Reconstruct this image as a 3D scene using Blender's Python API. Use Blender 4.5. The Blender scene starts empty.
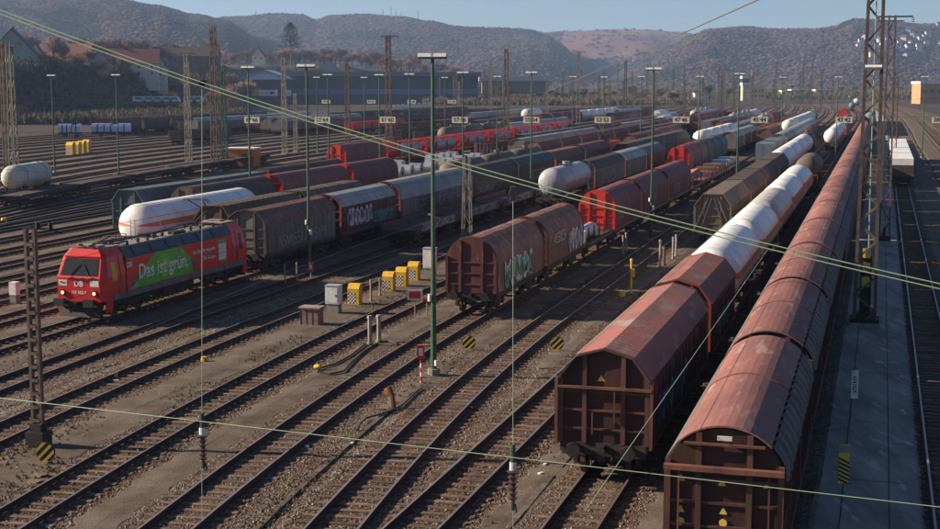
import bpy, math, random
from mathutils import Vector, Matrix, noise as mnoise
R = math.radians
sc = bpy.context.scene
col = sc.collection
rnd = random.Random(7)

# ------------------------------------------------------------------ camera, sky, sun, exposure
CAMH = 12.5
PITCH = math.atan(180.5 / 1390.0)
cam = bpy.data.cameras.new('camera')
cam.sensor_width = 36.0
cam.lens = 36.0 * 1390.0 / 940.0
cam.clip_start = 0.5
cam.clip_end = 30000
camo = bpy.data.objects.new('camera', cam)
camo.location = (0, 0, CAMH)
camo.rotation_euler = (R(90) - PITCH, 0, 0)
col.objects.link(camo)
sc.camera = camo

SUN_EL, SUN_AZ = 24.0, -83.0          # azimuth clockwise from +Y
w = bpy.data.worlds.new('World'); sc.world = w; w.use_nodes = True
nt = w.node_tree; nt.nodes.clear()
sky = nt.nodes.new('ShaderNodeTexSky'); sky.sky_type = 'NISHITA'; sky.sun_disc = False
sky.sun_elevation = R(SUN_EL); sky.sun_rotation = R(SUN_AZ)
sky.air_density = 0.75; sky.dust_density = 0.6; sky.ozone_density = 3.6; sky.altitude = 150
bg = nt.nodes.new('ShaderNodeBackground'); bg.inputs[1].default_value = 0.05
wo = nt.nodes.new('ShaderNodeOutputWorld')
nt.links.new(sky.outputs[0], bg.inputs[0]); nt.links.new(bg.outputs[0], wo.inputs[0])
sl = bpy.data.lights.new('sun', 'SUN'); sl.energy = 5.0; sl.angle = R(0.5); sl.color = (1.0, 0.83, 0.64)
so = bpy.data.objects.new('sun', sl)
az, el = R(SUN_AZ), R(SUN_EL)
sd = Vector((math.sin(az) * math.cos(el), math.cos(az) * math.cos(el), math.sin(el)))
so.rotation_euler = sd.to_track_quat('Z', 'Y').to_euler()
so.location = (-60, 20, 60)
col.objects.link(so)
sc.view_settings.view_transform = 'Standard'
sc.view_settings.look = 'None'
sc.view_settings.exposure = 1.12
sc.view_settings.gamma = 1.0
sc.cycles.max_bounces = 5
sc.cycles.diffuse_bounces = 2
sc.cycles.glossy_bounces = 2
sc.cycles.transparent_max_bounces = 6
sc.cycles.volume_bounces = 0
sc.cycles.volume_step_rate = 5

HAZE = 0.00011
def at(px, py, z=-0.2):
    """world point at height z seen at photo pixel (940 wide)"""
    xx = (px - 470) / 1390.0; yy = (py - 264.5) / 1390.0
    t = (CAMH - z) / (math.sin(PITCH) + yy * math.cos(PITCH))
    return Vector((xx * t, t * (math.cos(PITCH) - yy * math.sin(PITCH)), z))
def atY(px, py, Y):
    """world point at distance Y seen at photo pixel"""
    xx = (px - 470) / 1390.0; yy = (py - 264.5) / 1390.0
    t = Y / (math.cos(PITCH) - yy * math.sin(PITCH))
    return Vector((xx * t, Y, CAMH - t * (math.sin(PITCH) + yy * math.cos(PITCH))))

# ------------------------------------------------------------------ helpers
def tag(o, label=None, cat=None, group=None, kind=None):
    if label: o['label'] = label
    if cat: o['category'] = cat
    if group: o['group'] = group
    if kind: o['kind'] = kind
    return o
def empty(name, loc=(0, 0, 0), rz=0):
    o = bpy.data.objects.new(name, None); o.empty_display_size = 0.3
    o.location = loc; o.rotation_euler = (0, 0, rz); col.objects.link(o); return o

class MB:
    def __init__(s): s.v = []; s.f = []; s.m = []
    def add(s, vs, fs, m=0):
        n = len(s.v); s.v.extend(vs)
        for f in fs: s.f.append(tuple(i + n for i in f)); s.m.append(m)
    def box(s, x0, x1, y0, y1, z0, z1, m=0):
        s.add([(x0,y0,z0),(x1,y0,z0),(x1,y1,z0),(x0,y1,z0),(x0,y0,z1),(x1,y0,z1),(x1,y1,z1),(x0,y1,z1)],
              [(0,3,2,1),(4,5,6,7),(0,1,5,4),(1,2,6,5),(2,3,7,6),(3,0,4,7)], m)
    def bar(s, p, q, wd=.05, hd=None, m=0):
        p = Vector(p); q = Vector(q); d = (q - p)
        if d.length < 1e-6: return
        d.normalize(); hd = hd or wd
        up = Vector((0,0,1)) if abs(d.z) < .95 else Vector((1,0,0))
        a = d.cross(up).normalized() * wd / 2; b = d.cross(a).normalized() * hd / 2
        vs = [tuple(p+a*i+b*j) for i,j in ((-1,-1),(1,-1),(1,1),(-1,1))] + [tuple(q+a*i+b*j) for i,j in ((-1,-1),(1,-1),(1,1),(-1,1))]
        s.add(vs, [(0,1,2,3),(7,6,5,4),(0,4,5,1),(1,5,6,2),(2,6,7,3),(3,7,4,0)], m)
    def cyl(s, p, q, r, n=10, m=0, r1=None, caps=True):
        p = Vector(p); q = Vector(q); d = (q-p).normalized(); r1 = r if r1 is None else r1
        up = Vector((0,0,1)) if abs(d.z) < .95 else Vector((1,0,0))
        a = d.cross(up).normalized(); b = d.cross(a).normalized()
        vs = [tuple(p+(a*math.cos(t)+b*math.sin(t))*r) for t in [2*math.pi*i/n for i in range(n)]]
        vs += [tuple(q+(a*math.cos(t)+b*math.sin(t))*r1) for t in [2*math.pi*i/n for i in range(n)]]
        fs = [(i, i+n, (i+1)%n+n, (i+1)%n) for i in range(n)]
        if caps: fs += [tuple(range(n)), tuple(range(2*n-1, n-1, -1))]
        s.add(vs, fs, m)
    def tube(s, pts, r, n=5, m=0):
        """one continuous tube along points"""
        pts = [Vector(p) for p in pts]; k = len(pts); vs = []
        for i, p in enumerate(pts):
            d = (pts[min(i+1,k-1)] - pts[max(i-1,0)]).normalized()
            up = Vector((0,0,1)) if abs(d.z) < .95 else Vector((1,0,0))
            a = d.cross(up).normalized(); b = d.cross(a).normalized()
            vs += [tuple(p+(a*math.cos(t)+b*math.sin(t))*r) for t in [2*math.pi*j/n for j in range(n)]]
        fs = [(i*n+j, (i+1)*n+j, (i+1)*n+(j+1)%n, i*n+(j+1)%n) for i in range(k-1) for j in range(n)]
        fs += [tuple(range(n)), tuple(range(k*n-1, (k-1)*n-1, -1))]
        s.add(vs, fs, m)
    def rings(s, rings, m=0, caps=True, closed=True, mf=None):
        n = len(rings[0]); base = len(s.v)
        for r in rings: s.v.extend([tuple(p) for p in r])
        for i in range(len(rings)-1):
            for j in range(n if closed else n-1):
                a = base+i*n+j; b = base+i*n+(j+1)%n
                s.f.append((a, b, b+n, a+n)); s.m.append(mf(i, j) if mf else m)
        if caps:
            s.f.append(tuple(base+j for j in range(n-1,-1,-1))); s.m.append(m)
            s.f.append(tuple(base+(len(rings)-1)*n+j for j in range(n))); s.m.append(m)
    def prism(s, prof, y0, y1, m=0, caps=True):
        s.rings([[(x,y0,z) for x,z in prof], [(x,y1,z) for x,z in prof]], m, caps)
    def corr(s, prof, y0, y1, pitch, d, m=0, thick=.03):
        """corrugated open sheet following prof (x,z), ribs across y"""
        n = max(2, int((y1-y0)/pitch)); st = (y1-y0)/n; rs = []
        nr = []
        for i,(x,z) in enumerate(prof):
            a = prof[max(i-1,0)]; b = prof[min(i+1,len(prof)-1)]
            tx, tz = b[0]-a[0], b[1]-a[1]; l = math.hypot(tx,tz) or 1
            nr.append((-tz/l, tx/l))
        if sum(nx*x + nz*(z-2) for (nx,nz),(x,z) in zip(nr,prof)) < 0: nr = [(-a,-b) for a,b in nr]
        for i in range(n):
            y = y0+i*st
            for yy, o in ((y,0),(y+st*.18,d),(y+st*.55,d),(y+st*.73,0)):
                rs.append([(x+nx*o, yy, z+nz*o) for (x,z),(nx,nz) in zip(prof,nr)])
        rs.append([(x,y1,z) for x,z in prof])
        s.rings(rs, m, False, False)
    def poly(s, pts, m=0): s.add([tuple(p) for p in pts], [tuple(range(len(pts)))], m)
    def build(s, name, mats, parent=None, loc=None, rz=0, smooth=False, me_only=False):
        me = bpy.data.meshes.new(name); me.from_pydata(s.v, [], s.f)
        if not isinstance(mats, (list, tuple)): mats = [mats]
        for mt in mats: me.materials.append(mt)
        if len(mats) > 1: me.polygons.foreach_set('material_index', s.m)
        if smooth:
            me.polygons.foreach_set('use_smooth', [True]*len(me.polygons))
        me.update()
        if me_only: return me
        return mobj(name, me, parent, loc, rz)
def mobj(name, me, parent=None, loc=None, rz=0):
    o = bpy.data.objects.new(name, me); col.objects.link(o)
    if parent: o.parent = parent
    if loc is not None: o.location = loc
    o.rotation_euler = (0, 0, rz); return o
KIDS = {}
def tree_of(o):
    return [c for c in bpy.data.objects if c.parent is o]
def copy_tree(rec, parent=None):
    o, kids = rec
    c = o.copy(); col.objects.link(c)
    if parent is not None: c.parent = parent
    for k in kids: copy_tree(k, c)
    return c
def record(root, made):
    """(object, [children records]) from the list of objects made"""
    return (root, [record(c, made) for c in made if c.parent is root])
class Proto:
    cache = {}
    @staticmethod
    def get(key, builder):
        if key in Proto.cache: return copy_tree(Proto.cache[key])
        before = len(bpy.data.objects); names = set(o.name for o in bpy.data.objects)
        root = builder()
        made = [o for o in bpy.data.objects if o.name not in names]
        Proto.cache[key] = record(root, made)
        return root

# ------------------------------------------------------------------ materials
MATS = {}
def mat(name, c, rough=.75, metal=0., c2=None, amt=.5, scale=2.0, stretch=(1,1,1), bump=0., bscale=25., var=.12, coords='Object', spec=.35, detail=6, c3=None, amt3=.35, scale3=9.):
    if name in MATS: return MATS[name]
    m = bpy.data.materials.new(name); m.use_nodes = True; t = m.node_tree; N = t.nodes; Lk = t.links.new
    b = N['Principled BSDF']; b.inputs['Roughness'].default_value = rough; b.inputs['Metallic'].default_value = metal
    b.inputs['Specular IOR Level'].default_value = spec
    tc = N.new('ShaderNodeTexCoord'); mp = N.new('ShaderNodeMapping'); mp.inputs['Scale'].default_value = stretch
    Lk(tc.outputs[coords], mp.inputs[0])
    oi = N.new('ShaderNodeObjectInfo')
    ad = N.new('ShaderNodeVectorMath'); ad.operation = 'ADD'
    sc_ = N.new('ShaderNodeVectorMath'); sc_.operation = 'SCALE'; sc_.inputs['Scale'].default_value = 37.0
    cb = N.new('ShaderNodeCombineXYZ')
    for i in range(3): Lk(oi.outputs['Random'], cb.inputs[i])
    Lk(cb.outputs[0], sc_.inputs[0]); Lk(mp.outputs[0], ad.inputs[0]); Lk(sc_.outputs[0], ad.inputs[1])
    V = ad.outputs[0]
    def col4(x): return (x[0], x[1], x[2], 1)
    base = None
    c2 = c2 or tuple(x*.6 for x in c)
    nz = N.new('ShaderNodeTexNoise'); nz.inputs['Scale'].default_value = scale; nz.inputs['Detail'].default_value = detail; nz.inputs['Roughness'].default_value = .65
    Lk(V, nz.inputs[0])
    rp = N.new('ShaderNodeMapRange'); rp.inputs[1].default_value = .62-amt*.4; rp.inputs[2].default_value = .78-amt*.25; Lk(nz.outputs[0], rp.inputs[0])
    mx = N.new('ShaderNodeMix'); mx.data_type = 'RGBA'; mx.inputs[6].default_value = col4(c); mx.inputs[7].default_value = col4(c2)
    Lk(rp.outputs[0], mx.inputs[0]); base = mx.outputs[2]
    if c3:
        n3 = N.new('ShaderNodeTexNoise'); n3.inputs['Scale'].default_value = scale3; n3.inputs['Detail'].default_value = 4; Lk(V, n3.inputs[0])
        r3 = N.new('ShaderNodeMapRange'); r3.inputs[1].default_value = .68-amt3*.35; r3.inputs[2].default_value = .76-amt3*.25; Lk(n3.outputs[0], r3.inputs[0])
        m3 = N.new('ShaderNodeMix'); m3.data_type = 'RGBA'; m3.inputs[7].default_value = col4(c3); Lk(base, m3.inputs[6]); Lk(r3.outputs[0], m3.inputs[0]); base = m3.outputs[2]
    if var:
        hs = N.new('ShaderNodeHueSaturation'); mr = N.new('ShaderNodeMapRange'); mr.inputs[3].default_value = 1-var; mr.inputs[4].default_value = 1+var
        Lk(oi.outputs['Random'], mr.inputs[0]); Lk(mr.outputs[0], hs.inputs['Value']); Lk(base, hs.inputs['Color']); base = hs.outputs[0]
    Lk(base, b.inputs['Base Color'])
    if bump:
        bn = N.new('ShaderNodeTexNoise'); bn.inputs['Scale'].default_value = bscale; bn.inputs['Detail'].default_value = 3; Lk(V, bn.inputs[0])
        bp = N.new('ShaderNodeBump'); bp.inputs['Strength'].default_value = bump; bp.inputs['Distance'].default_value = .05; Lk(bn.outputs[0], bp.inputs['Height']); Lk(bp.outputs[0], b.inputs['Normal'])
    MATS[name] = m; return m
def gravel(name, cols, scale, bump=1.0, patch=None, pscale=.3):
    m = bpy.data.materials.new(name); m.use_nodes = True; t = m.node_tree; N = t.nodes; Lk = t.links.new
    b = N['Principled BSDF']; b.inputs['Roughness'].default_value = .95; b.inputs['Specular IOR Level'].default_value = .15
    tc = N.new('ShaderNodeTexCoord'); vo = N.new('ShaderNodeTexVoronoi'); vo.inputs['Scale'].default_value = scale
    Lk(tc.outputs['Object'], vo.inputs['Vector'])
    cr = N.new('ShaderNodeValToRGB'); cr.color_ramp.elements[0].color = (*cols[0],1); cr.color_ramp.elements[1].color = (*cols[-1],1)
    for i, c in enumerate(cols[1:-1]):
        e = cr.color_ramp.elements.new((i+1)/(len(cols)-1)); e.color = (*c,1)
    sp = N.new('ShaderNodeSeparateColor'); Lk(vo.outputs['Color'], sp.inputs[0]); Lk(sp.outputs[0], cr.inputs[0])
    out = cr.outputs[0]
    # gaps between the stones
    gp = N.new('ShaderNodeMapRange'); gp.inputs[1].default_value = .35; gp.inputs[2].default_value = .75; gp.inputs[3].default_value = 1.; gp.inputs[4].default_value = .45
    Lk(vo.outputs['Distance'], gp.inputs[0])
    mg = N.new('ShaderNodeMix'); mg.data_type = 'RGBA'; mg.blend_type = 'MULTIPLY'; mg.inputs[0].default_value = 1; Lk(out, mg.inputs[6]); Lk(gp.outputs[0], mg.inputs[7]); out = mg.outputs[2]
    nz = N.new('ShaderNodeTexNoise'); nz.inputs['Scale'].default_value = pscale; nz.inputs['Detail'].default_value = 7; nz.inputs['Roughness'].default_value = .6; Lk(tc.outputs['Object'], nz.inputs[0])
    rp = N.new('ShaderNodeMapRange'); rp.inputs[1].default_value = .4; rp.inputs[2].default_value = .66; Lk(nz.outputs[0], rp.inputs[0])
    mx = N.new('ShaderNodeMix'); mx.data_type = 'RGBA'; mx.blend_type = 'MULTIPLY'; mx.inputs[7].default_value = (*(patch or (.6,.5,.42)),1)
    Lk(rp.outputs[0], mx.inputs[0]); Lk(out, mx.inputs[6]); Lk(mx.outputs[2], b.inputs['Base Color'])
    iv = N.new('ShaderNodeMath'); iv.operation = 'SUBTRACT'; iv.inputs[0].default_value = 1; Lk(vo.outputs['Distance'], iv.inputs[1])
    bp = N.new('ShaderNodeBump'); bp.inputs['Strength'].default_value = bump; bp.inputs['Distance'].default_value = .05; Lk(iv.outputs[0], bp.inputs['Height']); Lk(bp.outputs[0], b.inputs['Normal'])
    return m

BAL = gravel('ballast', [(.08,.06,.046),(.18,.142,.11),(.27,.215,.17),(.11,.082,.062),(.42,.36,.30)], 15.0, 1.0, (.72,.58,.46))
BALR = gravel('ballast_rusty', [(.08,.052,.036),(.15,.10,.07),(.20,.145,.105),(.10,.065,.045),(.27,.21,.16)], 15.0, 1.0, (.62,.48,.38))
PATHM = gravel('walkway_sand', [(.15,.12,.095),(.19,.155,.125),(.225,.185,.15),(.13,.10,.08),(.26,.215,.175)], 34.0, .35, (.60,.52,.44), .55)
PAVE = mat('platform_asphalt', (.34,.325,.30), .97, c2=(.20,.19,.18), amt=.6, scale=.8, stretch=(1,.25,1), bump=.5, bscale=14, var=0, detail=12, spec=.02, c3=(.45,.43,.40), amt3=.25, scale3=2.5)
EARTH = gravel('dark_ground', [(.045,.036,.03),(.09,.07,.056),(.14,.11,.088)], 8.0, .6, (.55,.5,.4), .08)
RAILS = mat('rail_rust', (.055,.03,.022), .8, .2, c2=(.05,.03,.025), amt=.4, scale=4, coords='Object')
RAILT = mat('rail_top', (.24,.22,.22), .42, .5, c2=(.22,.17,.15), amt=.3, scale=1.5)
WOOD = mat('sleeper_wood', (.16,.108,.078), .9, c2=(.085,.055,.04), amt=.6, scale=5, stretch=(.6,4,1), bump=.4, var=.35, spec=.15, c3=(.24,.19,.15), amt3=.3, scale3=3)
def rust(name, c, c2, amt=.5, **k):
    return mat(name, c, k.pop('rough',.72), 0, c2=c2, amt=amt, scale=k.pop('scale',1.1), stretch=k.pop('stretch',(1,1,.35)), bump=.15, bscale=8, **k)
ROOF1 = rust('faded_red_roof', (.225,.09,.073), (.135,.062,.053), .6, c3=(.27,.155,.13), amt3=.35, scale3=2.2, stretch=(1,.25,1), var=.22)
ROOF1L = rust('dusty_shoulder', (.125,.112,.108), (.07,.058,.055), .5, c3=(.08,.07,.066), amt3=.4)
ROOF2 = rust('grey_red_roof', (.27,.10,.08), (.165,.10,.088), .55, c3=(.24,.19,.17), amt3=.35, scale3=1.0, stretch=(1,.4,1))
WALL1 = rust('maroon_wall', (.075,.02,.017), (.035,.013,.012), .5, c3=(.14,.055,.04), amt3=.3, scale3=3)
WALLR = rust('oxide_wall', (.105,.031,.024), (.06,.02,.017), .5, c3=(.23,.11,.085), amt3=.3, scale3=3)
END_SHADE = rust('shade_painted_end', (.055,.019,.015), (.028,.012,.010), .5)  # darker maroon for end walls, shade of the recess painted into the colour
RIBD = rust('shade_painted_frame', (.115,.05,.035), (.06,.03,.023), .5)  # darkened copy of the brown frame, end shade painted in
DRED = rust('dull_red',(.26,.045,.03),(.17,.04,.03),.4)
RIBM = rust('brown_frame', (.17,.072,.048), (.09,.04,.03), .45)
HOODR = rust('rust_hood', (.20,.085,.058), (.12,.058,.045), .55, c3=(.27,.16,.12), amt3=.35, scale3=2.5)
HOODM = rust('maroon_hood', (.19,.06,.06), (.12,.05,.052), .5, c3=(.24,.11,.10), amt3=.25, scale3=2)
REDE = rust('bright_red', (.55,.035,.022), (.38,.03,.02), .35, rough=.5)
DARKB = rust('dark_brown', (.085,.058,.045), (.045,.034,.03), .5, c3=(.14,.10,.08), amt3=.3)
OLIVE = rust('olive_brown', (.15,.115,.085), (.09,.068,.052), .5, c3=(.21,.17,.13), amt3=.3)
BEIGET = rust('beige_tank', (.50,.47,.43), (.34,.31,.28), .45, rough=.45)
GREYW = rust('grey_wall', (.16,.145,.13), (.10,.085,.075), .5, c3=(.20,.12,.09), amt3=.25)
GREYR = rust('grey_roof', (.27,.29,.28), (.18,.19,.19), .5, rough=.5)
TEAL = rust('teal_grey', (.07,.10,.105), (.045,.062,.065), .5)
BLUEG = rust('blue_grey', (.12,.16,.20), (.08,.10,.12), .5)
WHITE = rust('white_paint', (.74,.73,.72), (.58,.54,.50), .35, rough=.4, c3=(.42,.35,.29), amt3=.12, scale3=1.5, var=.04)
GREYT = rust('grey_tank', (.33,.33,.35), (.22,.21,.22), .4, rough=.4)
SILV = mat('silver', (.5,.52,.55), .35, .7, c2=(.35,.36,.38), amt=.4)
ORNG = rust('orange_band', (.62,.20,.06), (.5,.16,.06), .3)
ORANGE = rust('orange_paint', (.60,.19,.045), (.42,.13,.04), .4)
BLACK = mat('black_iron', (.022,.02,.019), .65, .3, c2=(.05,.036,.028), amt=.5, scale=5)
UNDER = mat('underframe_grime', (.055,.042,.034), .85, 0, c2=(.03,.025,.022), amt=.5, scale=3, c3=(.11,.07,.05), amt3=.3)
WHEEL = mat('wheel_steel', (.07,.05,.04), .6, .5, c2=(.12,.08,.06), amt=.4, scale=5)
YEL = mat('yellow_paint', (.66,.40,.03), .6, c2=(.45,.27,.04), amt=.35, scale=4, var=.08)
YELT = mat('yellow_sign', (.70,.50,.08), .5, c2=(.55,.38,.08), amt=.3)
WP = mat('white_plain', (.72,.71,.68), .6, c2=(.52,.49,.45), amt=.35, scale=4, var=.05)
CONC = mat('concrete', (.30,.27,.24), .9, c2=(.2,.18,.15), amt=.5, scale=3, bump=.2)
GREEN = mat('mast_green', (.045,.10,.055), .5, .2, c2=(.03,.06,.035), amt=.4, scale=3)
LATM = mat('mast_rust', (.17,.12,.095), .75, .2, c2=(.09,.065,.05), amt=.5, scale=3, var=.2)
LATG = mat('mast_pale', (.24,.22,.17), .7, .2, c2=(.14,.13,.10), amt=.4, scale=3)
WIREG = mat('wire_verdigris', (.28,.37,.25), .5, .1, c2=(.26,.35,.22), amt=.4, scale=1, var=0)
WIRED = mat('wire_dark', (.10,.11,.10), .6, .2, c2=(.07,.08,.07), amt=.3, var=0)
INSB = mat('insulator_brown', (.10,.05,.032), .25, 0, c2=(.07,.035,.025), amt=.4, spec=.6)
SIGNC = mat('sign_cream', (.62,.57,.46), .6, c2=(.5,.45,.35), amt=.3, var=.05)
SIGNR = mat('sign_red', (.62,.03,.03), .5, c2=(.45,.03,.03), amt=.3, var=0)
LRED = mat('loco_red', (.60,.016,.014), .35, 0, c2=(.42,.018,.016), amt=.35, scale=1.2, stretch=(1,1,.4), c3=(.40,.02,.018), amt3=.16, scale3=4, var=0, spec=.5)
LSLATE = mat('loco_slate', (.05,.07,.085), .5, .1, c2=(.035,.045,.055), amt=.4, var=0)
LGREY = mat('loco_roof_grey', (.26,.24,.21), .7, .1, c2=(.16,.13,.11), amt=.5, scale=1.5, var=0)
LSILL = mat('loco_sill', (.15,.15,.155), .6, .1, c2=(.09,.08,.08), amt=.5, var=0)
LGRN = mat('loco_green', (.09,.42,.04), .4, 0, c2=(.06,.28,.03), amt=.4, scale=.7, var=0, c3=(.20,.55,.08), amt3=.35, scale3=.8)
GLASS = mat('dark_glass', (.008,.011,.014), .3, 0, c2=(.014,.02,.024), amt=.3, var=0, spec=.25)
def emis(name, c, s):
    m = bpy.data.materials.new(name); m.use_nodes = True; b = m.node_tree.nodes['Principled BSDF']
    b.inputs['Base Color'].default_value = (*c,1); b.inputs['Emission Color'].default_value = (*c,1); b.inputs['Emission Strength'].default_value = s; b.inputs['Roughness'].default_value = .2
    return m
LAMPL = emis('headlight_glass', (1,.75,.45), .35)
G_COL = [mat('graffiti_'+n, c, .6, c2=tuple(x*.7 for x in c), amt=.4, scale=3, var=0) for n, c in
         (('white',(.52,.52,.54)),('blue',(.10,.16,.34)),('green',(.10,.24,.08)),('turquoise',(.04,.30,.28)),('purple',(.22,.16,.30)),('black',(.02,.02,.025)),('orange',(.5,.22,.06)),('grey',(.28,.30,.32)),('darkblue',(.035,.05,.10)))]

# lettering meshes, made while the scene is still small
def text_mesh(s, size, bold=0.0, mt=None):
    cu = bpy.data.curves.new('lettering', 'FONT'); cu.body = s; cu.size = size; cu.offset = bold
    cu.align_x = 'CENTER'; cu.align_y = 'CENTER'; cu.resolution_u = 3
    o = bpy.data.objects.new('lettering', cu); col.objects.link(o)
    dg = bpy.context.evaluated_depsgraph_get()
    me = bpy.data.meshes.new_from_object(o.evaluated_get(dg))
    bpy.data.objects.remove(o); bpy.data.curves.remove(cu)
    me.materials.clear(); me.materials.append(mt or WP); return me
TXT = {'grun': text_mesh('Das ist grün.', 1.14, .014), 'l1': text_mesh('Gut für alle gespannt.', .34, .006), 'l2': text_mesh('Die Gruppe.', .34, .006),
       'db': text_mesh('DB', .42, .012), 'num': text_mesh('185 302-7', .22, .006, WP),
       'post': text_mesh('Kehr', .42, .01, BLACK)}
for p in ('57 56','53 52','47 46','45 44','43 42','38 37','55 54','51 50','61 60','59 58','65 64','63 62','67 66','69 68'): TXT[p] = text_mesh(p, .72, .02, BLACK)
def lay(me, name, parent, loc, face):
    """lettering: face '+x' reads along +y, face '-y' reads along +x"""
    o = mobj(name, me, parent, loc)
    o.rotation_euler = (R(90), 0, R(90)) if face == '+x' else (R(90), 0, 0)
    return o

# ------------------------------------------------------------------ yard alignment: track offset b, distance Y
KAP = .295
def trackX(b, Y):
    x = b + KAP * Y
    if Y > 450: x -= .0001 * (Y-450)**2
    if -40 < b < -14 and Y < 75: x += .00162 * (75-Y)**2
    if b < -76:
        x += min(3., (-76-b)/29) * 13 * math.exp(-(Y-156)/68)
    return x
def tdir(b, Y):
    d = Vector((trackX(b, Y+1) - trackX(b, Y-1), 2)).normalized(); return d
def TP(b, Y, off=0, z=0):
    d = tdir(b, Y); return Vector((trackX(b, Y) + d.y*off, Y - d.x*off, z))
def Ypx(b, px): return -b * 1390.0 / (880 - px)

# ------------------------------------------------------------------ terrain
def sstep(t): t = max(0., min(1., t)); return t*t*(3-2*t)
BND = [(-.5,400),(-.338,430),(-.295,490),(-.25,545),(-.2,690),(-.165,860),(0.,1180),(.2,1500),(.6,1700)]
def bankY(a):
    for (a0,y0),(a1,y1) in zip(BND, BND[1:]):
        if a <= a1: return y0 + (y1-y0)*max(0,(a-a0)/(a1-a0))
    return BND[-1][1]
def ground_z(x, y):
    if y < 300: return -.285
    a = x / y; d = y - bankY(a)
    rise = (17 + 7*sstep((a+.22)/.06))*(1-sstep((a+.09)/.14)) + 2
    z = -.285 + rise*sstep(d/95)
    if y > 900: z += 0
    return z
def ground_mesh():
    mb = MB(); ys = [-60,0,20,40,70,100,140,190,250,300]
    y = 300
    while y < 2200: y *= 1.035; ys.append(y)
    ys += [2600,3200,4200,6000,9000,14000]
    A = [-1.3,-.9,-.6,-.5]+[-.45+.0125*i for i in range(73)]+[.5,.6,.9,1.3]
    rs = []
    for y in ys:
        rs.append([(a*max(y,260) , y, ground_z(a*max(y,260), max(y,1)) + (0 if y < 300 else mnoise.noise(Vector((a*y*.02,y*.02,0)))*.8*sstep((y-bankY(a))/60))) for a in A])
    mb.rings(rs, 0, False, False)
    me = mb.build('x', [EARTH, GRASSM], me_only=True)
    for p in me.polygons:
        c = p.center
        p.material_index = 1 if c.z > .2 or c.y > bankY(c.x/max(c.y,1)) else 0
        p.use_smooth = True
    return me
GRASSM = mat('winter_grass', (.10,.095,.045), .95, c2=(.055,.045,.03), amt=.6, scale=.03, var=0, detail=10, c3=(.13,.14,.05), amt3=.4, scale3=.015, spec=.1)
g = mobj('ground', ground_mesh()); tag(g, 'dark earth floor of the marshalling yard with grassy ground beyond it', kind='structure')
me = g.data

# ------------------------------------------------------------------ tracks
def strip(name, b, Y0, Y1, o0, o1, z, m, kind='structure', jit=.0, step=4, mb=None, z1=None):
    own = mb is None; mb = mb or MB(); rs = []; y = Y0; r = random.Random(int(b*100))
    while True:
        yy = min(y, Y1); a = TP(b, yy, o0 + r.uniform(-jit,jit), z); c = TP(b, yy, o1 + r.uniform(-jit,jit), z if z1 is None else z1)
        rs.append([a, c])
        if yy >= Y1: break
        y += step*(1 + max(0, yy-80)/60)
    mb.rings(rs, 0, False, False)
    # want normals up
    if own:
        o = mb.build(name, m); tag(o, kind=kind); return o
SLP = None
TRK = []
def rail_mesh(b, Y0, Y1, off):
    mb = MB(); pr = [(-.07,-.17),(.07,-.17),(.07,-.145),(.016,-.12),(.016,-.05),(.036,-.038),(.036,0),(-.036,0),(-.036,-.038),(-.016,-.05),(-.016,-.12),(-.07,-.145)]
    if Y0 > 150: pr = [(-.06,-.17),(.06,-.17),(.036,0),(-.036,0)]
    rs = []; y = Y0
    while True:
        yy = min(y, Y1); rs.append([tuple(TP(b, yy, off+x, z)) for x, z in pr])
        if yy >= Y1: break
        y += 2.5 if yy < 80 else (8 if yy < 450 and yy < 300 else 20)
    top = 6 if len(pr) > 4 else 2
    mb.rings(rs, 0, True, True, lambda i, j: 1 if j == top else 0)
    return mb.build('rail', [RAILS, RAILT], me_only=True)
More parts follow.
